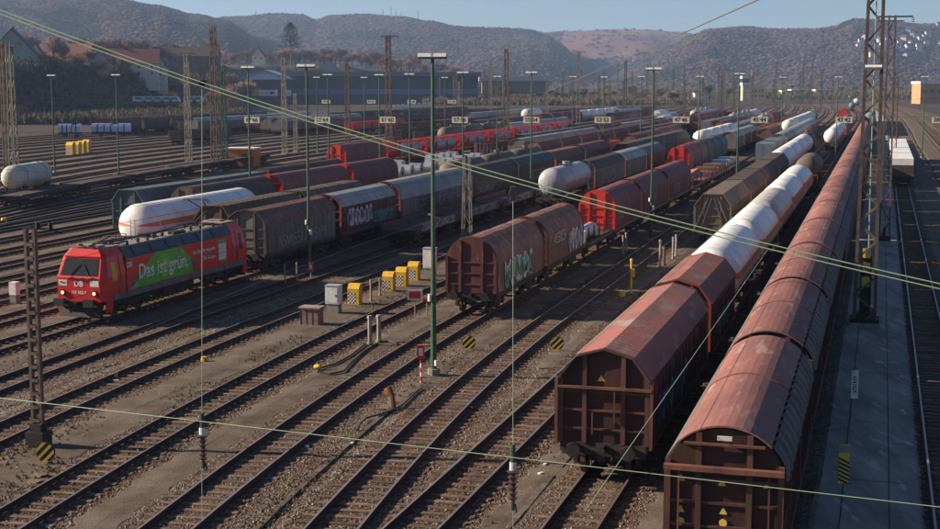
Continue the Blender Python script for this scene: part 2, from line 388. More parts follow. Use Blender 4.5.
def track(b, Y0, Y1, near=True, label=None, side=2.25):
    t = empty('railway_track', TP(b, Y0)); tag(t, label, kind='structure'); TRK.append(b)
    org = Vector(t.location)
    for s in (-.7535, .7535):
        o = mobj('rail', rail_mesh(b, Y0, Y1, s), t); o.location = -org
    # ballast bed
    mb = MB(); rs = []; y = Y0; r = random.Random(int(b*10)); zo = (len(TRK)%3)*.007-.007
    while True:
        yy = min(y, Y1); j = .22 if yy < 90 else .35
        rs.append([TP(b, yy, -side + r.uniform(-j,j), -.262), TP(b, yy, -1.55+ r.uniform(-.1,.1), -.205+zo), TP(b, yy, 1.55+ r.uniform(-.1,.1), -.205+zo), TP(b, yy, side+ r.uniform(-j,j), -.262)])
        if yy >= Y1: break
        y += .8 if yy < 100 else (4 if yy < 300 else 20)
    mb.rings(rs, 0, False, False, lambda i, j: 1 if j == 1 else 0)
    o = mb.build('ballast_bed', [BAL, BALR], t); o.location = -org; tag(o, kind='stuff')
    global SLP
    if SLP is None:
        m2 = MB(); m2.rings([[(-1.3,-.13,-.33),(1.3,-.13,-.33),(1.3,-.11,-.165),(-1.3,-.11,-.165)],[(-1.3,.13,-.33),(1.3,.13,-.33),(1.3,.11,-.165),(-1.3,.11,-.165)]])
        for s in (-.7535,.7535): m2.box(s-.13,s+.13,-.08,.08,-.164,-.15,1)
        SLP = m2.build('sleeper', [WOOD, RAILS], me_only=True)
    y = max(Y0, 30); ynear = 84 if near else 0; k = 0; r = random.Random(int(-b*77))
    while y < ynear and k < 120:
        d = tdir(b, y); p = TP(b, y) - org
        o = mobj('sleeper', SLP, t, (p.x + r.uniform(-.05,.05), p.y, p.z - r.uniform(0,.012)), -math.atan2(d.x, d.y) + r.uniform(-.02,.02)); k += 1
        y += .62*d.y
    mb = MB(); yend = min(Y1, 330)
    while y < yend:
        d = tdir(b, y); a = TP(b, y); nx = Vector((d.y, -d.x, 0)); e = Vector((d.x, d.y, 0))*.12; z = Vector((0,0,-.165))
        q = [a - nx*1.3 - e + z, a + nx*1.3 - e + z, a + nx*1.3 + e + z, a - nx*1.3 + e + z]
        dn = Vector((0,0,-.1)); mb.add([tuple(v) for v in q+[q[0]+dn, q[1]+dn]], [(0,1,2,3),(4,5,1,0)])
        y += .62*d.y*(1 if y < 150 else 2)
    if mb.v:
        o = mb.build('far_sleepers', WOOD, t); o.location = -org; tag(o, kind='stuff')
    return t
near_names = {-3.55:'under the long faded red covered train', -8.45:'under the train of red and white wagons', -12.95:'empty in front, brown ridged wagons standing on it farther back',
  -17.4:'straight and empty past the lit gravel in the middle', -22.1:'under the rusty hood wagons', -27.0:'right of the yellow cabinets', -32.7:'empty, left of the yellow cabinets',
  -37.3:'empty, first one right of the red locomotive', -42.3:'under the red locomotive', 2.75:'in deep shade at the right edge beside the platform'}
for b, nm in near_names.items():
    track(b, 30, 900, True, 'railway track with wooden sleepers, ' + nm)
LEFTB = [-46.9,-51.6,-56.3,-61.0,-66.0,-71.0,-76.0] + [-82,-89,-96,-104,-109.5,-116,-123,-130,-137,-144]
def first_seen(b):
    y = 400
    while y > 60 and trackX(b, y)/y > -.37: y -= 5
    return y
for i, b in enumerate(LEFTB):
    track(b, max(60, first_seen(b)), 760, False, None)
for b in (12.5, 17.2, 22.0): track(b, 60, 1000, False, None)
# far-left tracks beyond the fan
for b in [-152-7*i for i in range(9)]:
    track(b, max(150, first_seen(b)), 430 if b < -170 else 560, False, None, 2.0)

# walkways of trodden sand between the tracks
def walkway(b, o0, o1, Y0, Y1, m=PATHM, nm='walkway', z=-.2, label=None):
    mb = MB(); rs = []; y = Y0; r = random.Random(int(b*31+o0*7)); jj = .03 if m is PAVE else .13
    while True:
        yy = min(y, Y1); a = r.uniform(-jj,jj)+ (.0 if m is PAVE else .28*mnoise.noise(Vector((y*.35,b,0)))); c = r.uniform(-jj,jj)+(.0 if m is PAVE else .28*mnoise.noise(Vector((y*.35,b,7))))
        rs.append([TP(b, yy, o0+a-.25, z-.16), TP(b, yy, o0+a, z), TP(b, yy, (o0+o1)/2, z+.025), TP(b, yy, o1+c, z), TP(b, yy, o1+c+.25, z-.16)])
        if yy >= Y1: break
        y += .35 if yy < 80 else (1 if yy < 120 else (5 if yy < 300 else 20))
    mb.rings(rs, 0, False, False); o = mb.build(nm, m); tag(o, label, kind='structure'); return o
walkway(-3.55, 1.95, 4.9, 30, 700, PAVE, 'platform', -.12, 'smooth asphalt strip in shade right of the long red train')
walkway(-8.45, 1.65, 3.3, 30, 500)
walkway(-12.95, 1.7, 2.75, 30, 420)
walkway(-17.4, 1.9, 2.7, 62, 420)
walkway(-22.1, 1.85, 2.9, 54, 300)
walkway(-27.0, 1.75, 3.2, 30, 400)
walkway(-32.7, 1.75, 4.1, 30, 400)
walkway(-37.3, 2.1, 2.6, 110, 300)
walkway(-42.3, 1.8, 3.3, 30, 400)
for b in (-46.9,-51.6,-56.3,-61.0,-66.0,-71.0,-76.0): walkway(b, 1.85, 3.0, 60, 420)
for i, b in enumerate(LEFTB[7:]):
    walkway(b, 1.9, 3.6+.5*(i%3), max(80, first_seen(b)), 560)
for b in (-152,-166,-180,-194): walkway(b, 1.9, 4.4, first_seen(b), 430)
walkway(2.75, 2.3, 4.5, 60, 900); walkway(12.5, -4.2, -2.0, 60, 900, PATHM)

def seam(o0, o1, Y0, Y1):
    mb = MB(); rs = []; y = Y0; r = random.Random(int(o0*99))
    while y < Y1:
        j = r.uniform(-.012,.012); rs.append([TP(-3.55, y, o0+j, -.088), TP(-3.55, y, o1+j, -.088)]); y += 1.5
    mb.rings(rs, 0, False, False); o = mb.build('repair_seam', mat('tar', (.06,.06,.06), .8, var=0, spec=.1)); tag(o, 'dark tar seam running along the platform', kind='structure')
seam(2.62, 2.66, 30, 160); seam(4.02, 4.05, 30, 160)
for i, (yy, a, b_) in enumerate(((38.5,2.0,3.4),(44.2,2.7,4.6),(52,2.0,4.0),(61,3.0,4.8),(47.5,2.0,2.62))):
    mb = MB(); rr_ = random.Random(i); n = 7; up = []; dn = []
    for k in range(n+1):
        p = TP(-3.55, yy + rr_.uniform(-.08,.08), a+(b_-a)*k/n, -.087); up.append((p.x, p.y+.02, p.z)); dn.append((p.x, p.y-.02, p.z))
    mb.rings([dn, up], 0, False, False); o = mb.build('crack', MATS['tar']); tag(o, 'crack across the platform asphalt', kind='structure')
# loose stones over the near ballast
def stones():
    mb = MB(); r = random.Random(3); bs = [-8.45,-12.95,-17.4,-22.1,-27.0,-32.7,-37.3]
    for i in range(70000):
        b = r.choice(bs); Y = 36 + 55*(r.random()**1.7); off = r.uniform(-2.5, 2.9) if r.random() < .93 else r.uniform(-3.3,3.6)
        if abs(off) < .62 or .86 < abs(off):
            p = TP(b, Y, off, -.2 if abs(off) < 1.5 else max(-.25, -.2 - (abs(off)-1.5)*.10))
            s = r.uniform(.02,.055); a = r.random()*3
            c, d = math.cos(a)*s, math.sin(a)*s; h = s*r.uniform(.6,1.1)
            k = 1.2
            mb.add([(p.x+c,p.y+d,p.z),(p.x-d*k,p.y+c*k,p.z),(p.x-c,p.y-d,p.z),(p.x+d*k,p.y-c*k,p.z),(p.x+d*.2,p.y,p.z+h)], [(0,1,4),(1,2,4),(2,3,4),(3,0,4)], r.choice((0,0,1,2)))
    o = mb.build('loose_stones', [mat('stone_a',(.17,.135,.105),.95,amt=.4,scale=3,var=0,spec=.1), mat('stone_b',(.30,.26,.22),.95,amt=.3,scale=3,var=0,spec=.1), mat('stone_c',(.09,.07,.055),.95,amt=.3,scale=3,var=0,spec=.1)])
    tag(o, 'loose grey brown ballast stones scattered between the sleepers', 'gravel', kind='stuff')
stones()
# scattered litter: weeds patches
def weeds():
    mb = MB(); r = random.Random(9)
    for b, o, n in ((-27,-2.0,900),(-32.7,2.0,900),(-22.1,2.3,500),(-37.3,-2.2,400),(-12.95,2.0,150)):
        for i in range(n):
            Y = 36+50*r.random()**1.3
            if mnoise.noise(Vector((Y*.13, b, 2))) < .02: continue
            p = TP(b, Y, o + r.gauss(0,.35), -.2)
            for k in range(3):
                a = r.random()*6.28; h = r.uniform(.05,.13); q = Vector((math.cos(a)*.04, math.sin(a)*.04, 0))
                mb.add([tuple(p+q), tuple(p-q), (p.x+r.uniform(-.06,.06), p.y+r.uniform(-.06,.06), p.z+h)], [(0,1,2)])
    o = mb.build('weeds', mat('weed', (.16,.15,.045), .9, c2=(.17,.12,.05), amt=.6, scale=1, var=0))
    tag(o, 'dry yellow green weeds along the edges of the sand strips', 'weeds', kind='stuff')
weeds()

# ------------------------------------------------------------------ wagons (local: +y away from the near buffers, z=0 at rail top)
def arc(cx, cz, r, a0, a1, n, rx=None):
    rx = rx or r
    return [(cx + rx*math.cos(R(a0+(a1-a0)*i/n)), cz + r*math.sin(R(a0+(a1-a0)*i/n))) for i in range(n+1)]
PROF = {
 'hood': [(-1.46,1.2),(-1.46,2.75)] + [(-1.46*math.cos(t), 2.75+1.5*math.sin(t)) for t in [R(a) for a in (15,30,45,60,75,90,105,120,135,150,165)]] + [(1.46,2.75),(1.46,1.2)],
 'slide': [(-1.46,1.15),(-1.46,3.2),(-1.12,3.72),(-.62,4.05),(0,4.18),(.62,4.05),(1.12,3.72),(1.46,3.2),(1.46,1.15)],
 'ang': [(-1.46,1.15),(-1.46,3.25),(-.92,3.98),(0,4.24),(.92,3.98),(1.46,3.25),(1.46,1.15)],
 'ridge': [(-1.46,1.15),(-1.46,3.0),(-.75,3.98),(.75,3.98),(1.46,3.0),(1.46,1.15)],
}
def running_gear(root, L, lod, hw=1.35, four=None, zf=1.0):
    """underframe, bogies with wheels, buffers, couplings"""
    mb = MB()
    for s in (-1, 1):
        mb.box(s*hw-.06, s*hw+.06, .62, L-.62, zf-.12, zf+.16)
        if lod > 1:
            for k in range(int(L/1.6)): mb.box(s*hw-.09 if s>0 else s*hw-.03, s*hw+.03 if s>0 else s*hw+.09, 1.0+k*1.6, 1.06+k*1.6, zf-.2, zf+.12)
    mb.box(-.25, .25, .62, L-.62, zf-.22, zf+.02)
    mb.box(-hw, hw, .60, .78, zf-.22, zf+.2); mb.box(-hw, hw, L-.78, L-.60, zf-.22, zf+.2)
    if lod > 1:
        mb.box(-.7,.7, L*.38, L*.38+1.4, .45, .8); mb.cyl((.5,L*.6,.62),(.5,L*.6+1.3,.62),.2,8); mb.cyl((-.5,L*.55,.62),(-.5,L*.55+1,.62),.18,8)
    mb.build('underframe', UNDER, root)
    four = (L >= 12) if four is None else four
    cs = (2.35, L-2.35) if four else ((L*.2+.5,), (L*.8-.5,))
    if four:
        for yc in cs:
            key = ('bogie', lod)
            if key not in MESH:
                m2 = MB()
                for s in (-1,1):
                    m2.box(s*1.0-.06, s*1.0+.06, -1.25, 1.25, .38, .62); m2.box(s*1.0-.07, s*1.0+.07, -.35,.35,.25,.8)
                    for y in (-.9,.9): m2.box(s*1.0-.1, s*1.0+.1, y-.17,y+.17,.3,.72)
                m2.box(-.95,.95,-.2,.2,.5,.75)
                MESH[key] = m2.build('bogie', UNDER, me_only=True)
                m3 = MB()
                for s in (-1,1):
                    m3.cyl((s*.70,0,.46),(s*.83,0,.46),.46,14 if lod>1 else 8); m3.cyl((s*.66,0,.46),(s*.70,0,.46),.49,14 if lod>1 else 8)
                m3.cyl((-.7,0,.46),(.7,0,.46),.08,6)
                MESH[('wheelset', lod)] = m3.build('wheelset', WHEEL, me_only=True)
            bo = mobj('bogie', MESH[key], root, (0, yc, 0))
            for y in (-.9, .9): mobj('wheelset', MESH[('wheelset', lod)], bo, (0, y, 0))
    else:
        running_gear.dummy = 0
        key = ('wheelset2', lod)
        if key not in MESH:
            m3 = MB()
            for s in (-1,1):
                m3.cyl((s*.70,0,.46),(s*.83,0,.46),.46,14 if lod>1 else 8); m3.box(s*1.0-.08,s*1.0+.08,-.2,.2,.3,.8); m3.box(s*1.0-.04,s*1.0+.04,-.6,.6,.72,.82)
            m3.cyl((-.7,0,.46),(.7,0,.46),.08,6); MESH[key] = m3.build('wheelset', WHEEL, me_only=True)
        for y in (L*.2+.6, L*.8-.6): mobj('wheelset', MESH[key], root, (0, y, 0))
    if lod > 0:
        for e, (ye, sg) in enumerate(((.62, -1), (L-.62, 1))):
            if lod == 1 and e == 1: continue
            for s in (-1, 1):
                key = ('buffer', sg, lod)
                if key not in MESH:
                    m3 = MB(); m3.cyl((0,0,0),(0,sg*.42,0),.12,8); m3.cyl((0,sg*.42,0),(0,sg*.48,0),.13,12,0,.25); m3.cyl((0,sg*.48,0),(0,sg*.56,0),.25,12,0,.24); MESH[key] = m3.build('buffer', BLACK, me_only=True)
                mobj('buffer', MESH[key], root, (s*.875, ye, 1.05))
            key = ('coupling', sg)
            if key not in MESH:
                m3 = MB(); m3.box(-.07,.07,min(0,sg*.35),max(0,sg*.35),-.08,.1); m3.box(-.12,.12,min(sg*.3,sg*.42),max(sg*.3,sg*.42),-.35,.02)
                m3.tube([(.3,0,-.1),(.32,sg*.2,-.3),(.3,sg*.3,-.5)],.03,5); m3.tube([(-.35,0,-.1),(-.36,sg*.2,-.3),(-.33,sg*.28,-.48)],.03,5)
                MESH[key] = m3.build('coupling', BLACK, me_only=True)
            mobj('coupling', MESH[key], root, (0, ye, 1.05))
MESH = {}
def end_ribs(root, zt, m, y=.62, sg=-1, style='ribs'):
    """ribs standing proud of an end wall"""
    mb = MB()
    ya, yb = (y-.09, y-.004) if sg < 0 else (y+.004, y+.09)
    for x in (-1.38, -.62, .62, 1.38):
        mb = MB(); mb.box(x-.072, x+.072, ya, yb, 1.2, zt(x)-.04); mb.build('end_post', m, root)
    for z in (1.65, 2.25, 2.85):
        mb = MB(); mb.box(-1.3, 1.3, ya+.03, yb-.002, z-.035, z+.035); mb.build('end_rail', m, root)
def ladder(root, x, y, z0, z1, m, nm='ladder', w_=.34):
    mb = MB()
    mb.bar((x-w_/2,y,z0),(x-w_/2,y,z1),.04); mb.bar((x+w_/2,y,z0),(x+w_/2,y,z1),.04); z = z0+.15
    while z < z1: mb.bar((x-w_/2,y,z),(x+w_/2,y,z),.03); z += .28
    mb.build(nm, m, root)
def graffiti(root, side, y0, y1, z0, z1, cols, seed, hw=1.46):
    r = random.Random(seed); x = side*(hw+.012); mb = MB(); hgt = z1-z0; y = y0
    n = max(3, int((y1-y0)/(hgt*.62))); wd = (y1-y0)/n
    def blob(cy, cz, ry, rz, m, dx, k=9):
        ph = r.random()*6; pts = []
        for i in range(k):
            t = 2*math.pi*i/k; q = 1 + .3*math.sin(3*t+ph)+r.uniform(-.12,.12)
            pts.append((x+side*dx, min(y1,max(y0,cy+ry*q*math.cos(t))), min(z1,max(z0,cz+rz*q*math.sin(t)))))
        mb.poly(pts if side < 0 else pts, m)
    for i in range(n):
        cy = y0+(i+.5)*wd; cz = (z0+z1)/2 + r.uniform(-.08,.08)*hgt
        blob(cy, cz, wd*.62, hgt*.5, 0, 0.0005*(i%2), 11)
        blob(cy, cz, wd*.48, hgt*.40, r.randrange(1, len(cols)), .002)
        for q in range(4): blob(cy+r.uniform(-.3,.3)*wd, cz+r.uniform(-.3,.3)*hgt, wd*.16, hgt*.17, r.randrange(0, len(cols)), .004+.001*q, 7)
        p = [(cy+r.uniform(-.4,.4)*wd, cz+r.uniform(-.42,.42)*hgt) for _ in range(5)]
        for (a,b_),(c,d) in zip(p, p[1:]):
            l = math.hypot(c-a,d-b_) or 1; t = .028*hgt+.012; ny, nz = -(d-b_)/l*t, (c-a)/l*t
            mb.poly([(x+side*.009,a+ny,b_+nz),(x+side*.009,c+ny,d+nz),(x+side*.009,c-ny,d-nz),(x+side*.009,a-ny,b_-nz)], len(cols))
    cols = list(cols)+[G_COL[5]]
    mb.build('graffiti', cols, root)
def white_letters(root, side, y0, y1, z0, z1, seed, m, hw=1.46):
    """sprayed outline strokes without filling"""
    r = random.Random(seed); x = side*(hw+.012); mb = MB(); h = z1-z0; n = max(3,int((y1-y0)/(h*.7))); wd = (y1-y0)/n
    for i in range(n):
        cy = y0+(i+.5)*wd; segs = r.choice([[(-.4,-.5),(-.4,.5),(.3,.5),(.3,0),(-.4,0)],[(-.4,-.5),(0,.5),(.4,-.5)],[(.4,.5),(-.4,.5),(-.4,-.5),(.4,-.5)],[(-.4,-.5),(-.4,.5),(.4,-.5),(.4,.5)],[(.4,.4),(-.3,.5),(-.3,0),(.4,0),(.4,-.5),(-.4,-.5)]])
        for (a,b_),(c,d) in zip(segs, segs[1:]):
            p = (cy+a*wd*.8, (z0+z1)/2+b_*h*.9); q = (cy+c*wd*.8, (z0+z1)/2+d*h*.9)
            l = math.hypot(q[0]-p[0], q[1]-p[1]) or 1; t = .06*h; ny, nz = -(q[1]-p[1])/l*t, (q[0]-p[0])/l*t
            mb.poly([(x,p[0]+ny,p[1]+nz),(x,q[0]+ny,q[1]+nz),(x,q[0]-ny,q[1]-nz),(x,p[0]-ny,p[1]-nz)])
    mb.build('graffiti', m, root)
def proftop(kind):
    P = PROF[kind]
    def f(x):
        for (a,za),(b,zb) in zip(P[1:-1], P[2:-1]):
            if a <= x <= b and b > a: return za+(zb-za)*(x-a)/(b-a)
        return P[1][1]
    return f

def covered(kind, L, roof, wall, endm, lod=1, hoops=None, ov=.62, gr=None, corr=False, shoulder=None, front_detail=False, nsec=3):
    root = empty({'hood':'hood_wagon','slide':'covered_wagon','ang':'covered_wagon','ridge':'covered_wagon'}[kind])
    P = PROF[kind]; y0, y1 = ov, L-ov
    inset = .12
    if kind == 'hood':
        # telescoping hoods as separate parts, the middle one larger
        if lod == 0: nsec = 1
        ln = (y1-y0)/nsec
        for i in range(nsec):
            sc_ = 1.0 if i % 2 == 0 else 1.025
            pp = [(x*sc_, 1.2+(z-1.2)*sc_) for x, z in P]
            mb = MB(); a = y0+i*ln-(.0 if i==0 else .12); b = y0+(i+1)*ln+(.0 if i==nsec-1 else .12)
            if lod > 0 and sc_ == 1.0:
                a += .14 if i else .0; b -= .14 if i < nsec-1 else 0
            if lod == 2: 
                n = 6; rs = []
                for k in range(n+1):
                    yy = a+(b-a)*k/n; s2 = .988 if k in (1,3,5) else 1.0
                    rs.append([(x*s2, yy, 1.2+(z-1.2)*s2) for x, z in pp])
                mb.rings(rs)
            else: mb.prism(pp, a, b)
            mb.build('hood', roof, root)
            if lod > 0:
                for yy in (a, b-.1):
                    q = [(x*1.02, 1.15+(z-1.15)*1.012) for x, z in pp]
                    hb = MB(); hb.prism(q, yy if yy==a else yy, yy+.1)
                    hb.build('hood_bow', hoops or endm, root)
    else:
        mb = MB(); mb.prism(P, y0+inset, y1-inset); mb.build('wall', wall, root)
        top = [p for p in P[1:-1]]
        if kind == 'slide' and shoulder:
            cap = [(1.62*math.sin(R(-44.2+88.4*i/12)), 2.56+1.62*math.cos(R(-44.2+88.4*i/12))) for i in range(13)]
            mb = MB(); up = [(x, z+.05) for x, z in cap]; lo = [(x, z+.004) for x, z in reversed(cap)]
            mb.prism(up+lo, y0-.05, y1+.05); mb.build('roof', roof, root)
            for s in (-1,1):
                n = 2 if lod > 1 else 1
                for k in range(n):
                    a = y0+.1+(y1-y0-.2)*k/n; b = y0+.1+(y1-y0-.2)*(k+1)/n-.12
                    mb = MB()
                    if s > 0: mb.corr([(s*1.14,3.74),(s*1.33,3.50),(s*1.47,3.22),(s*1.49,2.9)], a, b, .8 if lod>1 else 1.2, .085)
                    else: mb.prism([(-1.14,3.76),(-1.47,3.26),(-1.49,2.9),(-1.46,2.9),(-1.44,3.2),(-1.12,3.70)], a, b)
                    mb.build('roof_shoulder', shoulder, root)
            if lod > 1:
                mb = MB(); mb.prism([(x*1.005, z+.075) for x,z in cap]+[(x*1.005, z+.03) for x,z in reversed(cap)], L/2-.05, L/2+.05); mb.build('roof_hoop', roof, root)
        else:
            mb = MB()
            if corr: mb.corr([(x*1.01, z+.01) for x,z in top], y0-.05, y1+.05, .42 if lod > 1 else .9, .03)
            up = [(x*1.012, z+(.012 if not corr else .006)) for x,z in top]; lo = [(x*.99, z-.03) for x,z in reversed(top)]
            mb.prism(up+lo, y0-.08, y1+.08)
            mb.build('roof', roof, root)
            if lod > 0:
                mb = MB(); q = [(x*1.02, z+.045) for x,z in top]+[(x*.98,z-.02) for x,z in reversed(top)]
                mb.prism(q, y0-.14, y0+.02); mb.build('roof_hoop', roof if lod<2 else endm, root)
                mb = MB(); mb.prism(q, y1-.02, y1+.14); mb.build('roof_hoop', roof if lod<2 else endm, root)
        if lod > 0:
            # sliding door panels proud of the wall on both sides
            zt = P[1][1]-.1
            for s in (-1,1):
                n = 2 if L < 16 else 3
                for k in range(n):
                    a = y0+.25+(y1-y0-.5)*k/n; b = y0+.25+(y1-y0-.5)*(k+1)/n-.08
                    mb = MB(); x0, x1 = sorted((s*1.463, s*1.515)); mb.box(x0,x1,a,b,1.25,zt-.02)
                    if lod > 1:
                        for q in range(int((b-a)/.8)):
                            xx0, xx1 = sorted((s*1.516, s*1.55)); mb.box(xx0,xx1,a+.3+q*.8,a+.38+q*.8,1.28,zt-.06)
                    d = mb.build('sliding_door', wall, root)
                mb = MB(); x0, x1 = sorted((s*1.44, s*1.56)); mb.box(x0,x1,y0+.1,y1-.1,1.1,1.22); mb.build('side_rail', endm if lod>1 else UNDER, root)
    # end walls
    ft = proftop(kind)
    if lod > 0 or endm is not roof:
        mb = MB(); q = [(x*.985, z-.02) for x, z in P]
        if kind == 'hood': mb.prism([(x*1.0, z-.02) for x,z in P], y0-.05, y0-.003)
        else: mb.prism(q, y0+.02, y0+inset-.003)
        mb.build('end_wall', endm if kind == 'hood' else (END_SHADE if wall in (WALL1, WALLR) and lod > 1 else wall), root)
        if lod > 0: end_ribs(root, ft, endm, y0-.05 if kind == 'hood' else y0+.02)
    if lod > 1:
        mb = MB()
        if kind == 'hood': mb.prism([(x*1.0, z-.02) for x,z in P], y1+.003, y1+.05)
        else: mb.prism(q, y1-inset+.003, y1-.02)
        mb.build('end_wall', endm if kind == 'hood' else wall, root)
    if gr:
        for g_ in gr:
            if g_[0] == 'fill': graffiti(root, 1, *g_[1:], hw=1.552 if kind != 'hood' else 1.50)
            else: white_letters(root, 1, *g_[1:], hw=1.552 if kind != 'hood' else 1.50)
    running_gear(root, L, lod)
    return root

def tank(L, body, lod=1, r=1.42, zc=None, band=None, dome=True, endm=None, sunroof=False):
    root = empty('tank_wagon'); zc = zc or (4.2-r); n = 28 if lod > 1 else (16 if lod else 10); rs = []
    ys = [(.95, .12),(1.0,.45),(1.12,.75),(1.35,.93),(1.7,1.0)]
    prof = ys + [(L-y, k) for y, k in reversed(ys)]
    if not lod: prof = [(.95,.2),(1.15,.75),(1.7,1.0),(L-1.7,1.0),(L-1.15,.75),(L-.95,.2)]
    for y, k in prof: rs.append([(r*k*math.cos(2*math.pi*i/n), y, zc+r*k*math.sin(2*math.pi*i/n)) for i in range(n)])
    mb = MB()
    def mf(i, j):
        a = (j+.5)*360/n
        return 1 if band and (a < 13+6 or a > 360-1 or 162 < a < 181) else 0
    mb.rings(rs, 0, True, True, mf); mb.build('tank', [body, band or body], root, smooth=True)
    if lod > 0:
        mb = MB()
        for y in (1.9, L/2, L-1.9):
            rr = r+.015; k = n
            mb.rings([[(rr*math.cos(2*math.pi*i/k), y-.06, zc+rr*math.sin(2*math.pi*i/k)) for i in range(k)],[(rr*math.cos(2*math.pi*i/k), y+.06, zc+rr*math.sin(2*math.pi*i/k)) for i in range(k)]], 0, False)
        mb.build('tank_strap', body, root, smooth=False)
        mb = MB()
        for y in (2.35, L-2.35): mb = MB(); mb.box(-1.1,1.1,y-.5,y+.5,1.16,zc-r*.72); mb.build('saddle', UNDER, root)
    if dome:
        mb = MB(); mb.cyl((0,L/2,zc+r-.1),(0,L/2,zc+r+.28),.36,12); mb.cyl((0,L/2,zc+r+.28),(0,L/2,zc+r+.34),.42,12); d = mb.build('dome', body, root)
        mb = MB(); mb.box(-.5,.5,L/2-1.8,L/2-.5,zc+r+.04,zc+r+.09); mb.box(-.5,.5,L/2+.5,L/2+1.8,zc+r+.04,zc+r+.09); mb.build('walkway', UNDER, root)
    if lod > 0:
        for s in (-1,1):
            mb = MB()
            mb.bar((s*1.3,.7,1.1),(s*1.3,.7,2.2),.05); mb.bar((s*.5,.7,1.1),(s*.5,.7,2.2),.05); mb.bar((s*1.3,.7,2.2),(s*.5,.7,2.2),.05); mb.build('hand_rail', endm or BLACK, root)
        ladder(root, 0, L/2 if False else .8, 1.1, 3.2, endm or GREYR)
    running_gear(root, L, lod)
    return root
def gondola(L, wall, lod=1, load=None, h=1.6):
    root = empty('open_wagon'); z0, z1 = 1.15, 1.15+h
    for s in (-1,1):
        mb = MB(); mb.box(s*1.40-.04, s*1.40+.04, .7, L-.7, z0, z1)
        if lod:
            for k in range(int((L-1.6)/1.3)+1): mb.box(min(s*1.442,s*1.52),max(s*1.442,s*1.52),.9+k*1.3,1.0+k*1.3,z0-.1,z1-.1)
        mb.box(s*1.40-.07, s*1.40+.07, .7, L-.7, z1+.002, z1+.1); mb.build('side_wall', wall, root)
    for y in (.66, L-.66):
        mb = MB(); mb.box(-1.35,1.35,y-.04,y+.04,z0,z1+.04); 
        for x in (-.9,-.3,.3,.9): mb.box(x-.05,x+.05,y-.1 if y<2 else y+.042,y-.042 if y<2 else y+.1,z0,z1)
        mb.build('end_wall', wall, root)
    mb = MB(); mb.box(-1.35,1.35,.72,L-.72,z0-.05,z0); mb.build('floor', UNDER, root)
    if load:
        rr = random.Random(int(L*10)); mb = MB(); ny, nx = 14, 5
        rs = [[(-1.34+2.68*i/(nx-1), .75+(L-1.5)*j/(ny-1), z0+.4+ (h-.2)*.6*(1-abs(i-2)/2.6)*(.75+rr.random()*.4)) for i in range(nx)] for j in range(ny)]
        mb.rings(rs, 0, False, False); mb.build('load', load, root)
    running_gear(root, L, lod); return root
def flat(L, m, lod=1, load=None, posts=True, side=None, seed=1):
    root = empty('flat_wagon'); mb = MB(); mb.box(-1.4,1.4,.62,L-.62,1.17,1.25)
    mb.build('deck', m, root); r = random.Random(seed)
    for s in (-1,1):
        mb = MB(); mb.box(min(s*1.41,s*1.46),max(s*1.41,s*1.46),.7,L-.7,.95,1.35 if not side else 1.65); mb.build('side_board', side or m, root)
        if side and lod: graffiti(root, s, 2, L-2, .98, 1.62, [G_COL[0], G_COL[4], side, G_COL[7]], seed+9, hw=1.462) if s > 0 else None
    if posts and lod:
        for k in range(5):
            for s in (-1,1):
                mb = MB(); y = 1.6+k*(L-3.2)/4; mb.box(s*1.38-.05,s*1.38+.05,y-.05,y+.05,1.36,2.35); mb.build('stake', m, root)
    running_gear(root, L, lod); return root
def cylx(mb, y, r, hw, z, n=16, m=0): mb.cyl((-hw,y,z),(hw,y,z),r,n,m)
def coil_wagon(L, n, m=None, lod=1, r=.85):
    root = empty('coil_wagon'); mb = MB(); mb.box(-1.4,1.4,.62,L-.62,1.17,1.3)
    for k in range(n+1): y = 1.2+k*(L-2.4)/n; mb.box(-1.3,1.3,y-.12,y+.12,1.302,1.55)
    mb.build('deck', UNDER, root)
    for k in range(n):
        y = 1.2+(k+.5)*(L-2.4)/n; mb = MB(); mb.cyl((-.75,y,1.32+r),(.75,y,1.32+r),r,18 if lod>0 else 10)
        mb.cyl((.751,y,1.32+r),(.76,y,1.32+r),r*.3,10,1)
        mb.build('steel_coil', [m or SILV, BLACK], root)
    running_gear(root, L, lod); return root
def box_load(name, mb, m, root=None): return mb.build(name, m, root)
def container_wagon(L, cols, lod=1, tanklike=False):
    """flat wagon carrying swap tanks in coloured frames"""
    root = empty('container_wagon'); mb = MB(); mb.box(-1.3,1.3,.62,L-.62,1.0,1.16); mb.build('deck', UNDER, root)
    n = len(cols); ln = (L-1.6)/n
    for k, c in enumerate(cols):
        a = .8+k*ln+.12; b = a+ln-.24
        if tanklike:
            mb = MB(); mb.cyl((0,a+.1,2.45),(0,b-.1,2.45),1.12,14); mb.build('swap_tank', c, root, smooth=False)
            mb = MB()
            for y in (a, b):
                for s in (-1,1): mb.bar((s*1.2,y,1.2),(s*1.2,y,3.7),.12)
                mb.bar((-1.2,y,3.7),(1.2,y,3.7),.12); mb.bar((-1.2,y,1.25),(1.2,y,1.25),.12); mb.bar((-1.2,y,1.2),(1.2,y,3.7),.07)
            for s in (-1,1):
                mb.bar((s*1.2,a,1.25),(s*1.2,b,1.25),.1); mb.bar((s*1.2,a,3.7),(s*1.2,b,3.7),.1)
            mb.build('frame', REDE, root)
        else:
            mb = MB(); mb.box(-1.22,1.22,a,b,1.18,3.7)
            if lod:
                for q in range(int((b-a)/.6)):
                    for s in (-1,1): mb.box(min(s*1.222,s*1.25),max(s*1.222,s*1.25),a+.2+q*.6,a+.42+q*.6,1.25,3.62)
            mb.build('container', c, root)
    running_gear(root, L, lod); return root

